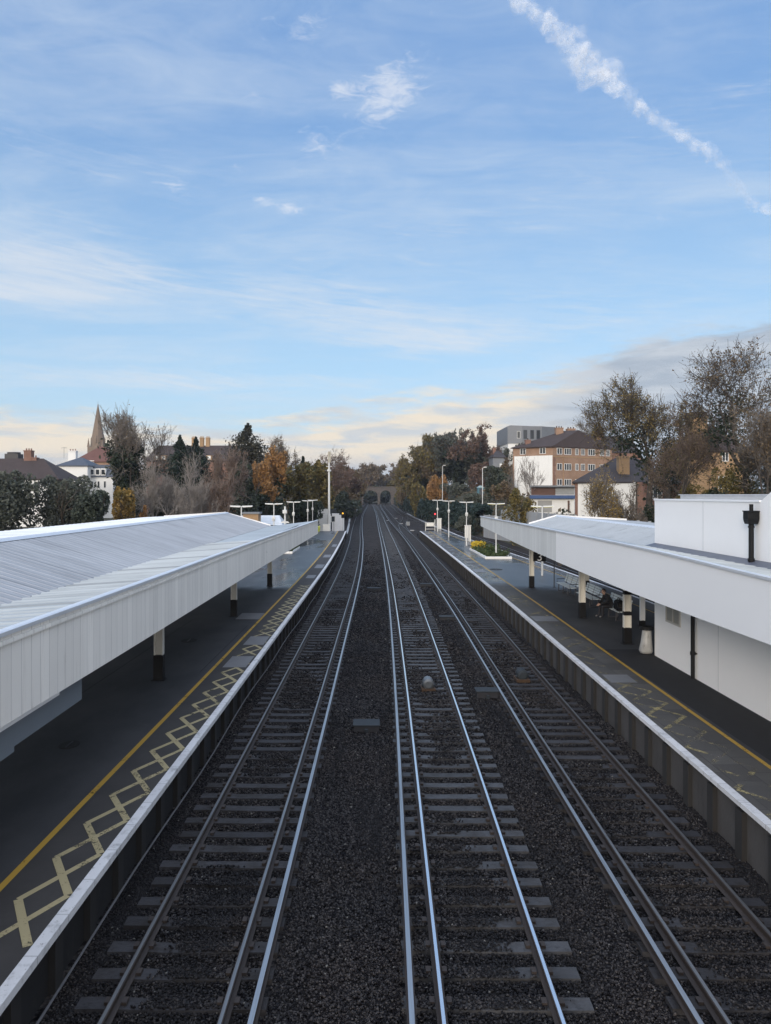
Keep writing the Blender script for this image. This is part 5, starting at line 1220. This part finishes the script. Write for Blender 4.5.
# tan house with big chimney stack behind the autumn trees
tn = thing('tan_house', 'tan brick house with tall capped chimney stack behind autumn trees', 'house', (48, 100, 4))
c0, c1, c2 = at(687, 0, 100)[0], at(704, 0, 100)[0], at(752, 0, 100)[0]
put(MB().box(c1 - 1.5, c2, 100.6, 109, 3, 12.6).build('wall', M_tan), tn); put(hip(MB(), [(c1 - 1.5, 100.6), (c2, 100.6), (c2, 109), (c1 - 1.5, 109)], 12.62, 16.4, 2.5, 3).build('roof', M_tileb), tn)
o = put(MB().box(c0, c1, 99, 100.59, 3, 17.0).build('chimney', M_tan), tn)
q = put(MB().box(c0 - .15, c1 + .15, 98.85, 100.7, 17.002, 17.4).box(c0, c1, 99, 100.5, 17.401, 17.75).build('chimney_cap', M_tileb), tn)
f = frame_at((c1, 100.6), (c2, 100.6)); window(tn, f, 2.7, 3.6, 11.2, 12.5, 1); window(tn, f, 2.2, 4.2, 7.5, 9.2, 2)

# left: white houses, red roofed house, long roof, church
w1 = thing('white_house', 'white walled house with long brown tiled roof and brick chimneys', 'house', (-60, 130, 1.3))
e0, e1 = at(-60, 0, 126)[0], at(48, 0, 126)[0]; zz = lambda py, Y: H - (py - 495) / F * Y
put(MB().box(e0, e1, 126, 136, 0, zz(479, 126)).build('wall', M_wallw), w1); put(hip(MB(), [(e0, 126), (e1 + 1.5, 126), (e1 + 1.5, 136), (e0, 136)], zz(479, 126) + .02, zz(458.5, 131), 3, 4.5, .5).build('roof', M_tileb), w1)
f = frame_at((e0, 126), (e1, 126)); T0 = (e1 - e0)
for s in (T0 - 2.4, T0 - 5.2, T0 - 8.2):
    window(w1, f, s, s + 1.1, zz(489, 126), zz(481, 126), 1); window(w1, f, s, s + 1.1, zz(506, 126), zz(498, 126), 1)
g = MB(); slab_on(g, f, T0 - 3.1, T0 - 2.95, 1, zz(479.5, 126), .004, .1); put(g.build('downpipe', M_black), w1)
xa = at(29, 0, 131)[0]; chimney(w1, xa, 131, zz(466, 131), zz(451.5, 131), 1.3, 1.2, M_brickd, 3, M_brickd); chimney(w1, xa + .9, 131, zz(466, 131), zz(458.5, 131), 1.3, 1.1, M_brickd, 2, M_brickd)
xa = at(14, 0, 133)[0]; put(MB().box(xa - 1.2, xa + 1.2, 132, 134, zz(462, 133), zz(454, 133)).prism([(xa + 1.15 * math.cos(t * .4), 133 + .95 * math.sin(t * .4)) for t in range(16)], zz(454, 133) + .002, zz(452.3, 133)).build('water_tank', M_leg), w1)
w2 = thing('white_house', 'white villa with shallow blue slate hipped roof and cream chimney', 'house', (-62, 150, 1.5))
g0, g1 = at(57, 0, 150)[0], at(87.5, 0, 150)[0]
put(MB().box(g0, g1, 150, 158, 0, zz(465.5, 150)).build('wall', M_wallw), w2); put(hip(MB(), [(g0, 150), (g1, 150), (g1, 158), (g0, 158)], zz(465.5, 150) + .02, zz(457.5, 154), 3, 2.6, .4).build('roof', M_slate), w2)
chimney(w2, at(72, 0, 157)[0], 157.5, zz(462, 157), zz(451.5, 157), 1.6, 1.1, M_wallw, 3, M_brickd)
put(MB().tube([(at(64, 0, 154)[0], 154, zz(458, 154)), (at(64, 0, 154)[0], 154, zz(447, 154))], .03, 5).box(at(64, 0, 154)[0] - .6, at(64, 0, 154)[0] + .6, 153.98, 154.02, zz(448, 154), zz(448, 154) + .06).build('tv_aerial', M_leg), w2)
w3 = thing('white_house', 'white house with steep slate mansard roof and white dormer windows', 'house', (-55, 152, 1.5))
g2, g3 = at(88, 0, 152)[0], at(113, 0, 152)[0]
put(MB().box(g2, g3, 152, 160, 0, zz(477, 152)).build('wall', M_wallw), w3)
put(MB().hexa([(g2 - .2, 151.7, zz(477, 152) + .01), (g3 + .2, 151.7, zz(477, 152) + .01), (g3 + .2, 160.2, zz(477, 152) + .01), (g2 - .2, 160.2, zz(477, 152) + .01), (g2 + .3, 153.4, zz(464.5, 152)), (g3 - .7, 153.4, zz(464.5, 152)), (g3 - .7, 159, zz(464.5, 152)), (g2 + .3, 159, zz(464.5, 152))]).build('mansard_roof', M_slate), w3)
for px in (92.5, 98, 103.5):
    c = at(px, 0, 152)[0]; o = put(MB().box(c - .5, c + .5, 151.75, 153.5, zz(475.5, 152), zz(468.5, 152)).build('dormer', M_wframe), w3)
    p = MB().box(c - .34, c + .34, 151.73, 151.749, zz(474.6, 152), zz(469.6, 152)).build('pane', M_glass); p.parent = o
f = frame_at((g2, 152), (g3, 152))
for s in (.6, 1.9, 3.2): window(w3, f, s, s + .55, zz(488, 152), zz(481, 152), 0); window(w3, f, s, s + .55, zz(503, 152), zz(495, 152), 0)
rh = thing('red_roof_house', 'brick house with red tiled hipped roof below the church spire', 'house', (-62, 185, 2))
h0, h1 = at(74, 0, 185)[0], at(121, 0, 185)[0]
put(MB().box(h0, h1, 185, 197, 0, zz(461.5, 185)).build('wall', M_brick), rh); put(hip(MB(), [(h0, 185), (h1, 185), (h1, 197), (h0, 197)], zz(461.5, 185) + .02, zz(446.5, 191), 4.2, 6.5, .5).build('roof', M_tiler), rh)
g = MB(); f = frame_at((h0, 185), (h1, 185)); slab_on(g, f, 2.4, 5.1, 2, zz(460.5, 185), .004, .3); put(g.build('white_bay', M_wallw), rh)
for s in (6.6, 9.0): window(rh, f, s, s + 1.2, zz(471, 185), zz(465, 185), 1)
lr = thing('long_house', 'long building with dark brown tiled roof and pale dormers behind the conifers', 'building', (-45, 172, 2))
k0, k1 = at(146, 0, 170)[0], at(262, 0, 170)[0]
put(MB().box(k0, k1, 170, 182, 0, zz(461, 170)).build('wall', M_brickd), lr); put(hip(MB(), [(k0, 170), (k1, 170), (k1, 182), (k0, 182)], zz(461, 170) + .02, zz(445.5, 176), 1.2, 3, .5).build('roof', M_tileb), lr)
for px in (157, 163.5, 209): 
    c = at(px, 0, 170)[0]; o = put(MB().box(c - .6, c + .6, 169.9, 172, zz(460, 170), zz(455.3, 170)).build('dormer', M_tan), lr); p = MB().box(c - .4, c + .4, 169.87, 169.899, zz(459.4, 170), zz(456, 170)).build('pane', M_wframe); p.parent = o
for px in (194, 202, 208): chimney(lr, at(px, 0, 176)[0], 176, zz(447, 176), zz(438.5, 176), .9, .9, M_tan, 2, M_tan)
sp = thing('church_spire', 'tall pointed stone church spire above the red roofs', 'church', (at(98, 0, 350)[0], 350, 3))
r8 = lambda R, z: [(R * math.cos(math.pi / 8 + t * math.pi / 4), R * math.sin(math.pi / 8 + t * math.pi / 4), z) for t in range(8)]
zt = zz(404, 350) - 3; zb_ = zz(447.5, 350) - 3; R0 = 14.5 / F * 350 / 2
mb = MB().box(-R0 - .2, R0 + .2, -R0 - .2, R0 + .2, 0, zb_ - .01); mb.build('tower', M_stone2, sp)
mb = MB(); ringa = r8(R0 * 1.05, zb_); ringb = r8(.12, zt)
for k in range(8): mb.poly([ringa[k], ringa[(k + 1) % 8], ringb[(k + 1) % 8], ringb[k]])
mb.poly(ringa); mb.build('spire', M_stone2, sp)
for sx in (-1, 1):
    for sy in (-1, 1): MB().hexa([(sx * R0 * .95 + a * .5, sy * R0 * .95 + b * .5, zb_ + .005) for a, b in ((-1, -1), (1, -1), (1, 1), (-1, 1))] + [(sx * R0 * .95 + a * .04, sy * R0 * .95 + b * .04, zb_ + 4.2) for a, b in ((-1, -1), (1, -1), (1, 1), (-1, 1))]).build('pinnacle', M_stone2, sp)
for a in range(4):
    c, s = math.cos(a * math.pi / 2), math.sin(a * math.pi / 2); mb = MB(); q = lambda r, t, z: (c * r - s * t, s * r + c * t, z)
    mb.hexa([q(R0 * .5, -.5, zb_ + 2), q(R0 * .98, -.5, zb_ + 2), q(R0 * .98, .5, zb_ + 2), q(R0 * .5, .5, zb_ + 2), q(R0 * .5, -.5, zb_ + 4.2), q(R0 * .95, -.45, zb_ + 4.2), q(R0 * .95, .45, zb_ + 4.2), q(R0 * .5, .5, zb_ + 4.2)]); mb.poly([q(R0 * .95, -.5, zb_ + 4.21), q(R0 * .95, .5, zb_ + 4.21), q(R0 * .7, 0, zb_ + 6.2)]); mb.build('lucarne', M_stone2, sp)
MB().tube([(0, 0, zt - .5), (0, 0, zt + 1.3)], .06, 5).build('finial', M_leg, sp)

# ------------------------------------------------------------------ brick bridge with two arches
bY = 420; br = thing('brick_bridge', 'brick road bridge with two round arches over the tracks', 'bridge', (0, bY, 1.5))
BX = lambda px: at(px, 0, bY)[0]; BZ = lambda py: H - (py - 495) / F * bY
def arch_face(xa, xb, zs, zc, n=16):
    cx, rx = (xa + xb) / 2, (xb - xa) / 2; return [(cx - rx * math.cos(math.pi * k / n), zs + (zc - zs) * math.sin(math.pi * k / n)) for k in range(n + 1)]
A1 = (BX(363.3), BX(377.6)); A2 = (BX(380.2), BX(391)); zs, zc, ztop = BZ(496), BZ(490.3), BZ(487.6)
mb = MB(); y0, y1 = bY, bY + 9
edge = [BX(335), *A1, *A2, BX(405)]
for (a, b) in ((edge[0], A1[0]), (A1[1], A2[0]), (A2[1], edge[-1])): mb.box(a, b, y0, y1, .8, zs)
for (a, b) in (A1, A2):
    pts = arch_face(a, b, zs, zc)
    for (xa, za), (xb, zb2) in zip(pts, pts[1:]): mb.hexa([(xa, y0, za), (xb, y0, zb2), (xb, y1, zb2), (xa, y1, za), (xa, y0, ztop), (xb, y0, ztop), (xb, y1, ztop), (xa, y1, ztop)])
for (a, b) in ((edge[0], A1[0]), (A1[1], A2[0]), (A2[1], edge[-1])): mb.box(a, b, y0, y1, zs + .001, ztop)
mb.build('wall', M_brickb := brickmat('weathered_bridge_brick', (.055, .045, .04), (.043, .035, .032))); bpy.data.objects['wall'].name if False else None
bw = COL.objects[-1]; bw.parent = br; bw.matrix_parent_inverse = Matrix.Translation((0, -bY, -1.5))
put(MB().box(edge[0], edge[-1], y0 - .2, y0 + .35, ztop + .002, ztop + .55).box(edge[0], edge[-1], y1 - .35, y1 + .2, ztop + .002, ztop + .55).build('parapet', M_brickb), br)
for (a, b) in (A1, A2):
    pts = arch_face(a, b, zs, zc); po = [(x + (x - (a + b) / 2) * .09, zs + (z - zs) * 1.16) for x, z in pts]; mb = MB()
    for k in range(len(pts) - 1):
        (xa, za), (xb, zb2), (xc, zc2), (xd, zd) = pts[k], pts[k + 1], po[k + 1], po[k]
        mb.hexa([(xa, y0 - .12, za), (xb, y0 - .12, zb2), (xb, y0 - .003, zb2), (xa, y0 - .003, za), (xd, y0 - .12, zd), (xc, y0 - .12, zc2), (xc, y0 - .003, zc2), (xd, y0 - .003, zd)])
    put(mb.build('arch_ring', plain('pale_arch_brick', (.08, .066, .06), .85, .3, 1)), br)

# ------------------------------------------------------------------ mast, cabinets and signals beyond the platforms
mX = at(328, 0, 124)[0]
ms = thing('radio_mast', 'tall pale tubular radio mast with antenna head beyond the left platform', 'mast', (mX, 127, -.1))
MB().tube([(0, 0, 0), (0, 0, 3.5)], .30, 12).tube([(0, 0, 3.5), (0, 0, 13.3)], [.20, .15], 12).build('pole', M_lamp, ms)
for k in range(3):
    a = k * 2.1; MB().box(.16 * math.cos(a) - .11, .16 * math.cos(a) + .11, .16 * math.sin(a) - .11, .16 * math.sin(a) + .11, 12.3, 14.2).build('antenna', plain('fawn_antenna', (.40, .37, .30), .5, .1), ms)
MB().tube([(0, 0, 10.8), (0, 0, 11.1)], .36, 12).box(-.5, .5, -.06, .06, 11.6, 11.7).box(-.06, .06, -.5, .5, 11.75, 11.85).build('collar', M_lamp, ms)
def cabinet(lab, px, py, Y, w, d_, h, mat=M_lamp, base=None):
    X, z = at(px, py, Y); z = hgt(X, Y) if base is None else base
    c = thing('equipment_cabinet', lab, 'equipment cabinet', (X, Y, z)); MB().box(-w / 2, w / 2, -d_ / 2, d_ / 2, .1, h).build('body', mat, c, bevel=.02); MB().box(-w / 2 - .04, w / 2 + .04, -d_ / 2 - .06, d_ / 2 + .04, h + .002, h + .07).build('roof', mat, c)
    for s in (-1, 1): MB().box(s * w / 4 - w / 4 + .02, s * w / 4 + w / 4 - .02, -d_ / 2 - .02, -d_ / 2 - .002, .18, h - .08).build('door', mat, c)
    MB().box(-w / 2 + .02, w / 2 - .02, -d_ / 2 + .02, d_ / 2 - .02, -.3, .098).build('plinth', M_conc, c)
    return c
M_cab = plain('cream_cabinet', (.70, .69, .64), .5, .12, 1.5)
M_wcab = plain('white_cabinet', (.78, .78, .78), .45, .1, 1.5)
cabinet('cream double door cabinet at the foot of the mast', 326.5, 531, 120, 1.15, .6, 1.25, M_cab, .6)
cabinet('tall pale equipment cabinet left of the mast', 323, 510, 133, 1.9, 1.2, 4.3, M_lamp)
cabinet('pale equipment cabinet right of the mast', 335.5, 510, 132, 1.2, 1.0, 3.5, M_wcab)
cabinet('white equipment cabinet nearest the left track', 341, 510, 141, 1.2, 1.0, 3.0, M_wcab)
cabinet('low grey cabinet behind the mast group', 331, 510, 146, 2.2, 1.0, 4.0, M_lid)
sgn = thing('notice_board', 'cream and dark sign panel on posts beside the mast', 'sign', (at(331, 0, 129)[0], 129, -.2))
for s in (-.5, .5): MB().tube([(s, 0, 0), (s, 0, 2.9)], .04, 6).build('post', M_leg, sgn)
MB().box(-.75, .75, -.04, .04, 2.1, 3.2).build('board', M_cab, sgn); MB().box(.1, .65, -.055, -.042, 2.2, 3.1).build('dark_panel', M_lid, sgn)
gb = thing('grit_bin', 'small yellow green box left of the cream cabinet', 'bin', (at(318.8, 0, 118)[0], 116.5, PZ))
M_yg = plain('yellow_green', (.45, .50, .08), .5, .1); MB().hexa([(-.25, -.2, 0), (.25, -.2, 0), (.25, .2, 0), (-.25, .2, 0), (-.32, -.26, .7), (.32, -.26, .7), (.32, .26, .7), (-.32, .26, .7)]).build('body', M_yg, gb); MB().hexa([(-.34, -.28, .702), (.34, -.28, .702), (.34, .28, .702), (-.34, .28, .702), (-.3, -.2, .85), (.3, -.2, .85), (.3, .2, .85), (-.3, .2, .85)]).build('lid', M_yg, gb)
em = bpy.data.materials.new('orange_signal_light'); em.use_nodes = True; e = em.node_tree.nodes['Principled BSDF']; e.inputs['Emission Color'].default_value = (1, .5, .05, 1); e.inputs['Emission Strength'].default_value = 1.2; e.inputs['Base Color'].default_value = (.4, .2, .02, 1)
er = em.copy(); er.name = 'red_signal_light'; e = er.node_tree.nodes['Principled BSDF']; e.inputs['Emission Color'].default_value = (1, .06, .08, 1); e.inputs['Emission Strength'].default_value = 1.0; e.inputs['Base Color'].default_value = (.4, .02, .02, 1)
def signal(lab, px, py, Y, mat):
    X, z = at(px, py, Y); zb = hgt(X, Y); s = thing('railway_signal', lab, 'railway signal', (X, Y, zb)); MB().tube([(0, .1, 0), (0, .1, z - zb)], .07, 8).build('post', M_lamp, s)
    MB().box(-.28, .28, -.06, .06, z - zb - .9, z - zb + .45).build('backboard', M_black, s, bevel=.02); MB().tube([(0, -.065, z - zb), (0, -.13, z - zb)], [.15, .16], 12).build('lamp', mat, s)
    MB().box(-.2, .2, -.3, -.065, z - zb + .21, z - zb + .24).build('hood', M_black, s); return s
signal('railway signal showing an orange light by the left track', 342.8, 513.3, 138, em)
signal('railway signal showing red beyond the right platform end', 435, 514, 128, er)
# white gates and cabinets at the end of the right platform
gt = thing('end_gate', 'cream tubular gate across the far end of the right platform', 'gate', (8.9, 117.2, PZ))
for x in (-.75, .75): MB().tube([(x, 0, 0), (x, 0, 1.45)], .05, 6).build('post', M_cab, gt)
for z in (.35, .8, 1.35): MB().tube([(-.75, 0, z), (.75, 0, z)], .035, 6).build('rail', M_cab, gt)
MB().box(-.6, .6, -.02, .02, .85, 1.3).build('notice', M_cab, gt)
c_ = cabinet('cream cabinet beside the gate at the right platform end', 439, 530, 116.5, .7, .5, 1.7, M_cab, PZ + .31)
c_ = cabinet('cream box on the platform beside the second right lamp', 467, 545, 92, .55, .4, 1.6, M_cab, PZ + .31); c_ = cabinet('slim cream box beside the lamp beyond the flower bed', 469.5, 545, 85, .3, .3, 1.9, M_cab, PZ + .31)
cabinet('grey trackside cabinet where the crossover meets the far track', 408, 517, 165, .8, .5, .8, M_conc)
cabinet('small white box at the left platform far lineside', 350.5, 507, 260, .9, .6, 1.3, M_lamp)
for i, (px, py, Y, l) in enumerate([(401, 518, 172, 'white point motor between crossing tracks'), (396, 514, 205, 'white point motor farthest toward the bridge'), (412, 524, 140, 'pale point motor nearest the right platform'), (388, 516, 190, 'pale point motor beside the middle track')]):
    X, z = at(px, py, Y); b = thing('point_motor', l.replace('white', 'grey').replace('pale', 'grey'), 'point motor', (X, Y, G(Y) - .18)); MB().box(-.4, .4, -.22, .22, 0, .2).build('body', M_conc, b, bevel=.03); MB().tube([(.55, 0, .1), (1.3, 0, .1)], .035, 6).build('rod', M_leg, b)
# concrete troughs by the lines
for l, pts in (('pale concrete cable trough curving along the left bank', [(-4.7, 124), (-5.0, 140), (-5.6, 165), (-6.6, 200), (-6.9, 250), (-6.6, 320)]), ('pale concrete cable trough beside the hedge on the right', [(13.8, 128), (13.2, 150), (12.6, 175), (11.6, 205), (11.2, 250)])):
    mb = MB()
    for (xa, ya), (xb, yb) in zip(pts, pts[1:]): mb.hexa([(xa - .2, ya, G(ya) - .25), (xa + .2, ya, G(ya) - .25), (xb + .2, yb, G(yb) - .25), (xb - .2, yb, G(yb) - .25), (xa - .2, ya, G(ya) - .02), (xa + .2, ya, G(ya) - .02), (xb + .2, yb, G(yb) - .02), (xb - .2, yb, G(yb) - .02)])
    tag(mb.build('cable_trough', M_conc), l, 'cable trough')

# flower beds with white kerbs
def bed(lab, ring, seed, flowers):
    r = thing('flower_bed', lab, 'flower bed', (ring[0][0], ring[0][1], PZ)); c = Vector((sum(p[0] for p in ring) / 4, sum(p[1] for p in ring) / 4))
    k = MB()
    for i in range(4):
        a, b = Vector(ring[i]), Vector(ring[(i + 1) % 4]); d_ = (b - a).normalized(); n_ = Vector((-d_.y, d_.x)) * .14
        q = [a, b - d_ * .141, b - d_ * .141 + n_, a + n_]; k.hexa([(p.x, p.y, PZ + .002) for p in q] + [(p.x, p.y, PZ + .2) for p in q])
    put(k.build('kerb', M_wallw), r)
    ins = [(c.x + (p[0] - c.x) * .93, c.y + (p[1] - c.y) * .93) for p in ring]; put(MB().prism(ins, PZ + .003, PZ + .14).build('soil', M_bank), r)
    rng = np.random.default_rng(seed); n = 2600; s, t = rng.random(n), rng.random(n); R = [np.array(p) for p in ins]
    p = ((1 - s) * (1 - t))[:, None] * R[0] + (s * (1 - t))[:, None] * R[1] + (s * t)[:, None] * R[2] + ((1 - s) * t)[:, None] * R[3]
    z = PZ + .12 + rng.random(n) ** 1.3 * (.35 + .75 * np.clip(np.sin(p[:, 0] * 2.3 + 1) * np.sin(p[:, 1] * 1.1), 0, 1))
    V, Fq = leaf_quads(np.stack([*p.T, z], 1), .11, rng); put(np_mesh('plants', V, Fq, L_oli2), r)
    if flowers:
        x0_, x1_, y0_, y1_ = flowers; n = 700; q = np.stack([rng.uniform(x0_, x1_, n), rng.uniform(y0_, y1_, n), PZ + .2 + rng.random(n) * .75], 1); V, Fq = leaf_quads(q, .10, rng); put(np_mesh('yellow_flowers', V, Fq, L_flow), r)
L_oli2 = leafmat('bed_plants', (.03, .055, .018), (.08, .10, .04)); L_flow = leafmat('yellow_flowers', (.55, .38, .02), (.65, .48, .06))
bed('white kerbed flower bed with yellow flowers on the right platform', [(10.0, 66.5), (12.4, 66.5), (12.4, 77.5), (10.0, 77.5)], 7, (10.1, 11.4, 75.4, 77.3))
bed('low white kerbed bed under the far end of the boarded canopy', [(-9.6, 72.5), (-8.0, 72.5), (-8.0, 80), (-9.6, 80)], 8, None)

# grey panel wall along the right, street lamps and odds and ends on the hill
wl = thing('panel_wall', 'weathered grey concrete panel wall along the far side of the right hand track', 'wall', (20, 60, 0))
pts = [(22.6, 36), (22.4, 55), (22.0, 75), (20.9, 95), (19.2, 112), (17.9, 121)]; post = MB(); pan = MB()
for (xa, ya), (xb, yb) in zip(pts, pts[1:]):
    n_ = max(1, int((yb - ya) / 2.5))
    for k in range(n_):
        t0, t1 = k / n_, (k + 1) / n_; p = (xa + (xb - xa) * t0, ya + (yb - ya) * t0); q = (xa + (xb - xa) * t1, ya + (yb - ya) * t1)
        h_ = 4.4 if ya < 100 else 3.4; pan.hexa([(p[0], p[1] + .07, -.3), (p[0] + .1, p[1] + .07, -.3), (q[0] + .1, q[1] - .07, -.3), (q[0], q[1] - .07, -.3), (p[0], p[1] + .07, h_), (p[0] + .1, p[1] + .07, h_), (q[0] + .1, q[1] - .07, h_), (q[0], q[1] - .07, h_)])
        post.box(p[0] - .06, p[0] + .16, p[1] - .065, p[1] + .065, -.3, h_ + .12)
put(pan.build('panels', M_conc), wl); tag(put(post.build('posts', M_conc), wl), kind='stuff')
for px, pt, pb, Y, l in ((442.5, 466, 486, 190, 'street lamp left of the pair among the hill trees'), (482.5, 468, 488, 140, 'street lamp right of the pair beside the rounded evergreen')):
    X, z = at(px, pt, Y); zb = hgt(X, Y); s = thing('street_lamp', l, 'street lamp', (X, Y, zb)); MB().tube([(0, 0, 0), (0, 0, z - zb)], [.09, .06], 8).build('pole', M_lamp, s); MB().tube([(0, 0, z - zb), (.5, 0, z - zb + .12)], .035, 6).build('arm', M_lamp, s); MB().box(.2, .8, -.1, .1, z - zb + .1, z - zb + .22).build('lamp_head', M_lens, s, bevel=.02)
X, z = at(480.5, 490, 172); ts = thing('garden_shed', 'small teal blue shed among ivy on the hillside', 'shed', (X, 172, hgt(X, 172) - .2)); M_teal = plain('teal_paint', (.07, .16, .20), .6, .2)
MB().box(-.75, .75, -.7, .7, 0, 2.0).build('wall', M_teal, ts); MB().hexa([(-.85, -.8, 2.002), (.85, -.8, 2.002), (.85, .8, 2.002), (-.85, .8, 2.002), (-.1, -.8, 2.5), (.1, -.8, 2.5), (.1, .8, 2.5), (-.1, .8, 2.5)]).build('roof', plain('pale_teal', (.30, .42, .46), .6, .2), ts); MB().box(-.35, .35, -.72, -.702, .05, 1.8).build('door', M_slate, ts)
# pale roofed sheds beyond the left canopy
X, z = at(262, 517, 92); sh = thing('site_shed', 'low shed with pale blue white roof beyond the left canopy gable', 'shed', (X, 92, .4))
MB().box(-2.6, 2.6, -2, 2, 0, 2.6).build('wall', M_greyc, sh); MB().hexa([(-2.8, -2.3, 2.61), (2.8, -2.3, 2.61), (2.8, 2.3, 2.61), (-2.8, 2.3, 2.61), (-2.4, -.3, 3.7), (2.2, -.3, 3.7), (2.2, .3, 3.7), (-2.4, .3, 3.7)]).build('roof', M_flat, sh)
X, z = at(252, 513, 88); sh = thing('brick_hut', 'small tan brick hut behind the left canopy gable', 'hut', (X, 88, .4)); MB().box(-.9, .9, -1, 1, 0, 4.0).build('wall', M_tan, sh); MB().box(-1.05, 1.05, -1.15, 1.15, 4.002, 4.2).build('roof', M_greyc, sh)

# ------------------------------------------------------------------ jet trail high overhead: lumpy puffs of ice cloud
def cloudmat(name, dens):
    m = bpy.data.materials.new(name); m.use_nodes = True; nt = m.node_tree; N = Nd(nt); nt.nodes.remove(nt.nodes['Principled BSDF'])
    g = N.new('ShaderNodeNewGeometry'); p = g.outputs['Position']; lw = N.new('ShaderNodeLayerWeight'); lw.inputs[0].default_value = .5
    edge = N.m('POWER', N.m('SUBTRACT', 1.0, lw.outputs['Facing']), 2.6)
    n_ = N.ss(.28, .78, N.noise(p, .010, 8, .72)); a = N.mul(N.mul(edge, n_), dens)
    df = N.new('ShaderNodeBsdfDiffuse'); df.inputs[0].default_value = (.95, .95, .95, 1); tl = N.new('ShaderNodeBsdfTranslucent'); tl.inputs[0].default_value = (.95, .95, .95, 1)
    s1 = N.new('ShaderNodeMixShader'); s1.inputs[0].default_value = .45; nt.links.new(df.outputs[0], s1.inputs[1]); nt.links.new(tl.outputs[0], s1.inputs[2])
    tr = N.new('ShaderNodeBsdfTransparent'); mx = N.new('ShaderNodeMixShader'); nt.links.new(a, mx.inputs[0]); nt.links.new(tr.outputs[0], mx.inputs[1]); nt.links.new(s1.outputs[0], mx.inputs[2])
    nt.links.new(mx.outputs[0], nt.nodes['Material Output'].inputs['Surface']); return m
def contrail():
    rng = np.random.default_rng(77); alt = 3000; n = 20
    path = [(440, -95, 26), (490, -30, 25), (515, 0, 24), (540, 16, 26), (556, 30, 30), (575, 50, 38), (592, 66, 44), (612, 80, 36), (626, 92, 26), (632, 99, 16), (645, 111, 12), (662, 124, 11), (682, 136, 12), (700, 147, 13), (715, 156, 14), (726, 170, 11), (736, 182, 8), (747, 198, 7), (758, 207, 8), (775, 213, 8), (800, 222, 8)]
    Vs, Fs = [], []; nv = 0
    for lay_ in range(3):                    # three entwined lumpy strands
        P, R = [], []
        for (ax, ay, aw), (bx_, by_, bw_) in zip(path, path[1:]):
            L = math.hypot(bx_ - ax, by_ - ay); m = max(3, int(L / 2.2)); 
            for k in range(m):
                t = k / m; px, py, w = ax + (bx_ - ax) * t, ay + (by_ - ay) * t, aw + (bw_ - aw) * t; nx, ny = -(by_ - ay) / L, (bx_ - ax) / L
                i = len(P); q = (.16 * math.sin(i * .21 + lay_ * 2.1) + .09 * math.sin(i * .57 + lay_)) * w; px += nx * q; py += ny * q
                Y = alt * F / (495 - py) + (lay_ - 1) * 60; X, Z = at(px, py, Y); P.append((X, Y, Z)); R.append((w if w > 15 else w * 1.75 if w > 9 else w * 2.4) * (.29, .22, .16)[lay_] / F * Y * (1 + .22 * math.sin(i * .9 + lay_) + .16 * math.sin(i * 1.7 + 2 * lay_)))
        P = [Vector(p) for p in P]; k0 = nv
        for i, p in enumerate(P):
            d_ = (P[min(i + 1, len(P) - 1)] - P[max(i - 1, 0)]).normalized(); a = d_.cross(Vector((0, 0, 1))).normalized(); b = d_.cross(a)
            for j in range(n):
                t = 2 * math.pi * j / n; r = R[i] * (1 + .16 * math.sin(3 * t + i * .5) + .12 * math.sin(5 * t - i * .8) + .1 * rng.normal()); Vs.append(p + a * (r * math.cos(t)) + b * (r * math.sin(t)))
            if i:
                o = k0 + (i - 1) * n
                for j in range(n): Fs.append((o + j, o + (j + 1) % n, o + n + (j + 1) % n, o + n + j))
        nv += len(P) * n
    return np_mesh('contrail', np.array([v[:] for v in Vs]), np.array(Fs), cloudmat('ice_cloud', .72), smooth_=True)
tag(contrail(), 'white broken jet trail crossing the upper right sky', 'jet trail')

# ------------------------------------------------------------------ thin autumn haze in the air
hz_ = MB().box(-1600, 1600, -1600, 1600, -2.5, 62).build('haze', hm := bpy.data.materials.new('haze')); tag(hz_, kind='stuff')
hm.use_nodes = True; hn = hm.node_tree; hn.nodes.remove(hn.nodes['Principled BSDF']); pv = hn.nodes.new('ShaderNodeVolumePrincipled')
pv.inputs['Color'].default_value = (.86, .91, 1.0, 1); pv.inputs['Density'].default_value = HAZE; pv.inputs['Anisotropy'].default_value = .2
hn.links.new(pv.outputs[0], hn.nodes['Material Output'].inputs['Volume'])
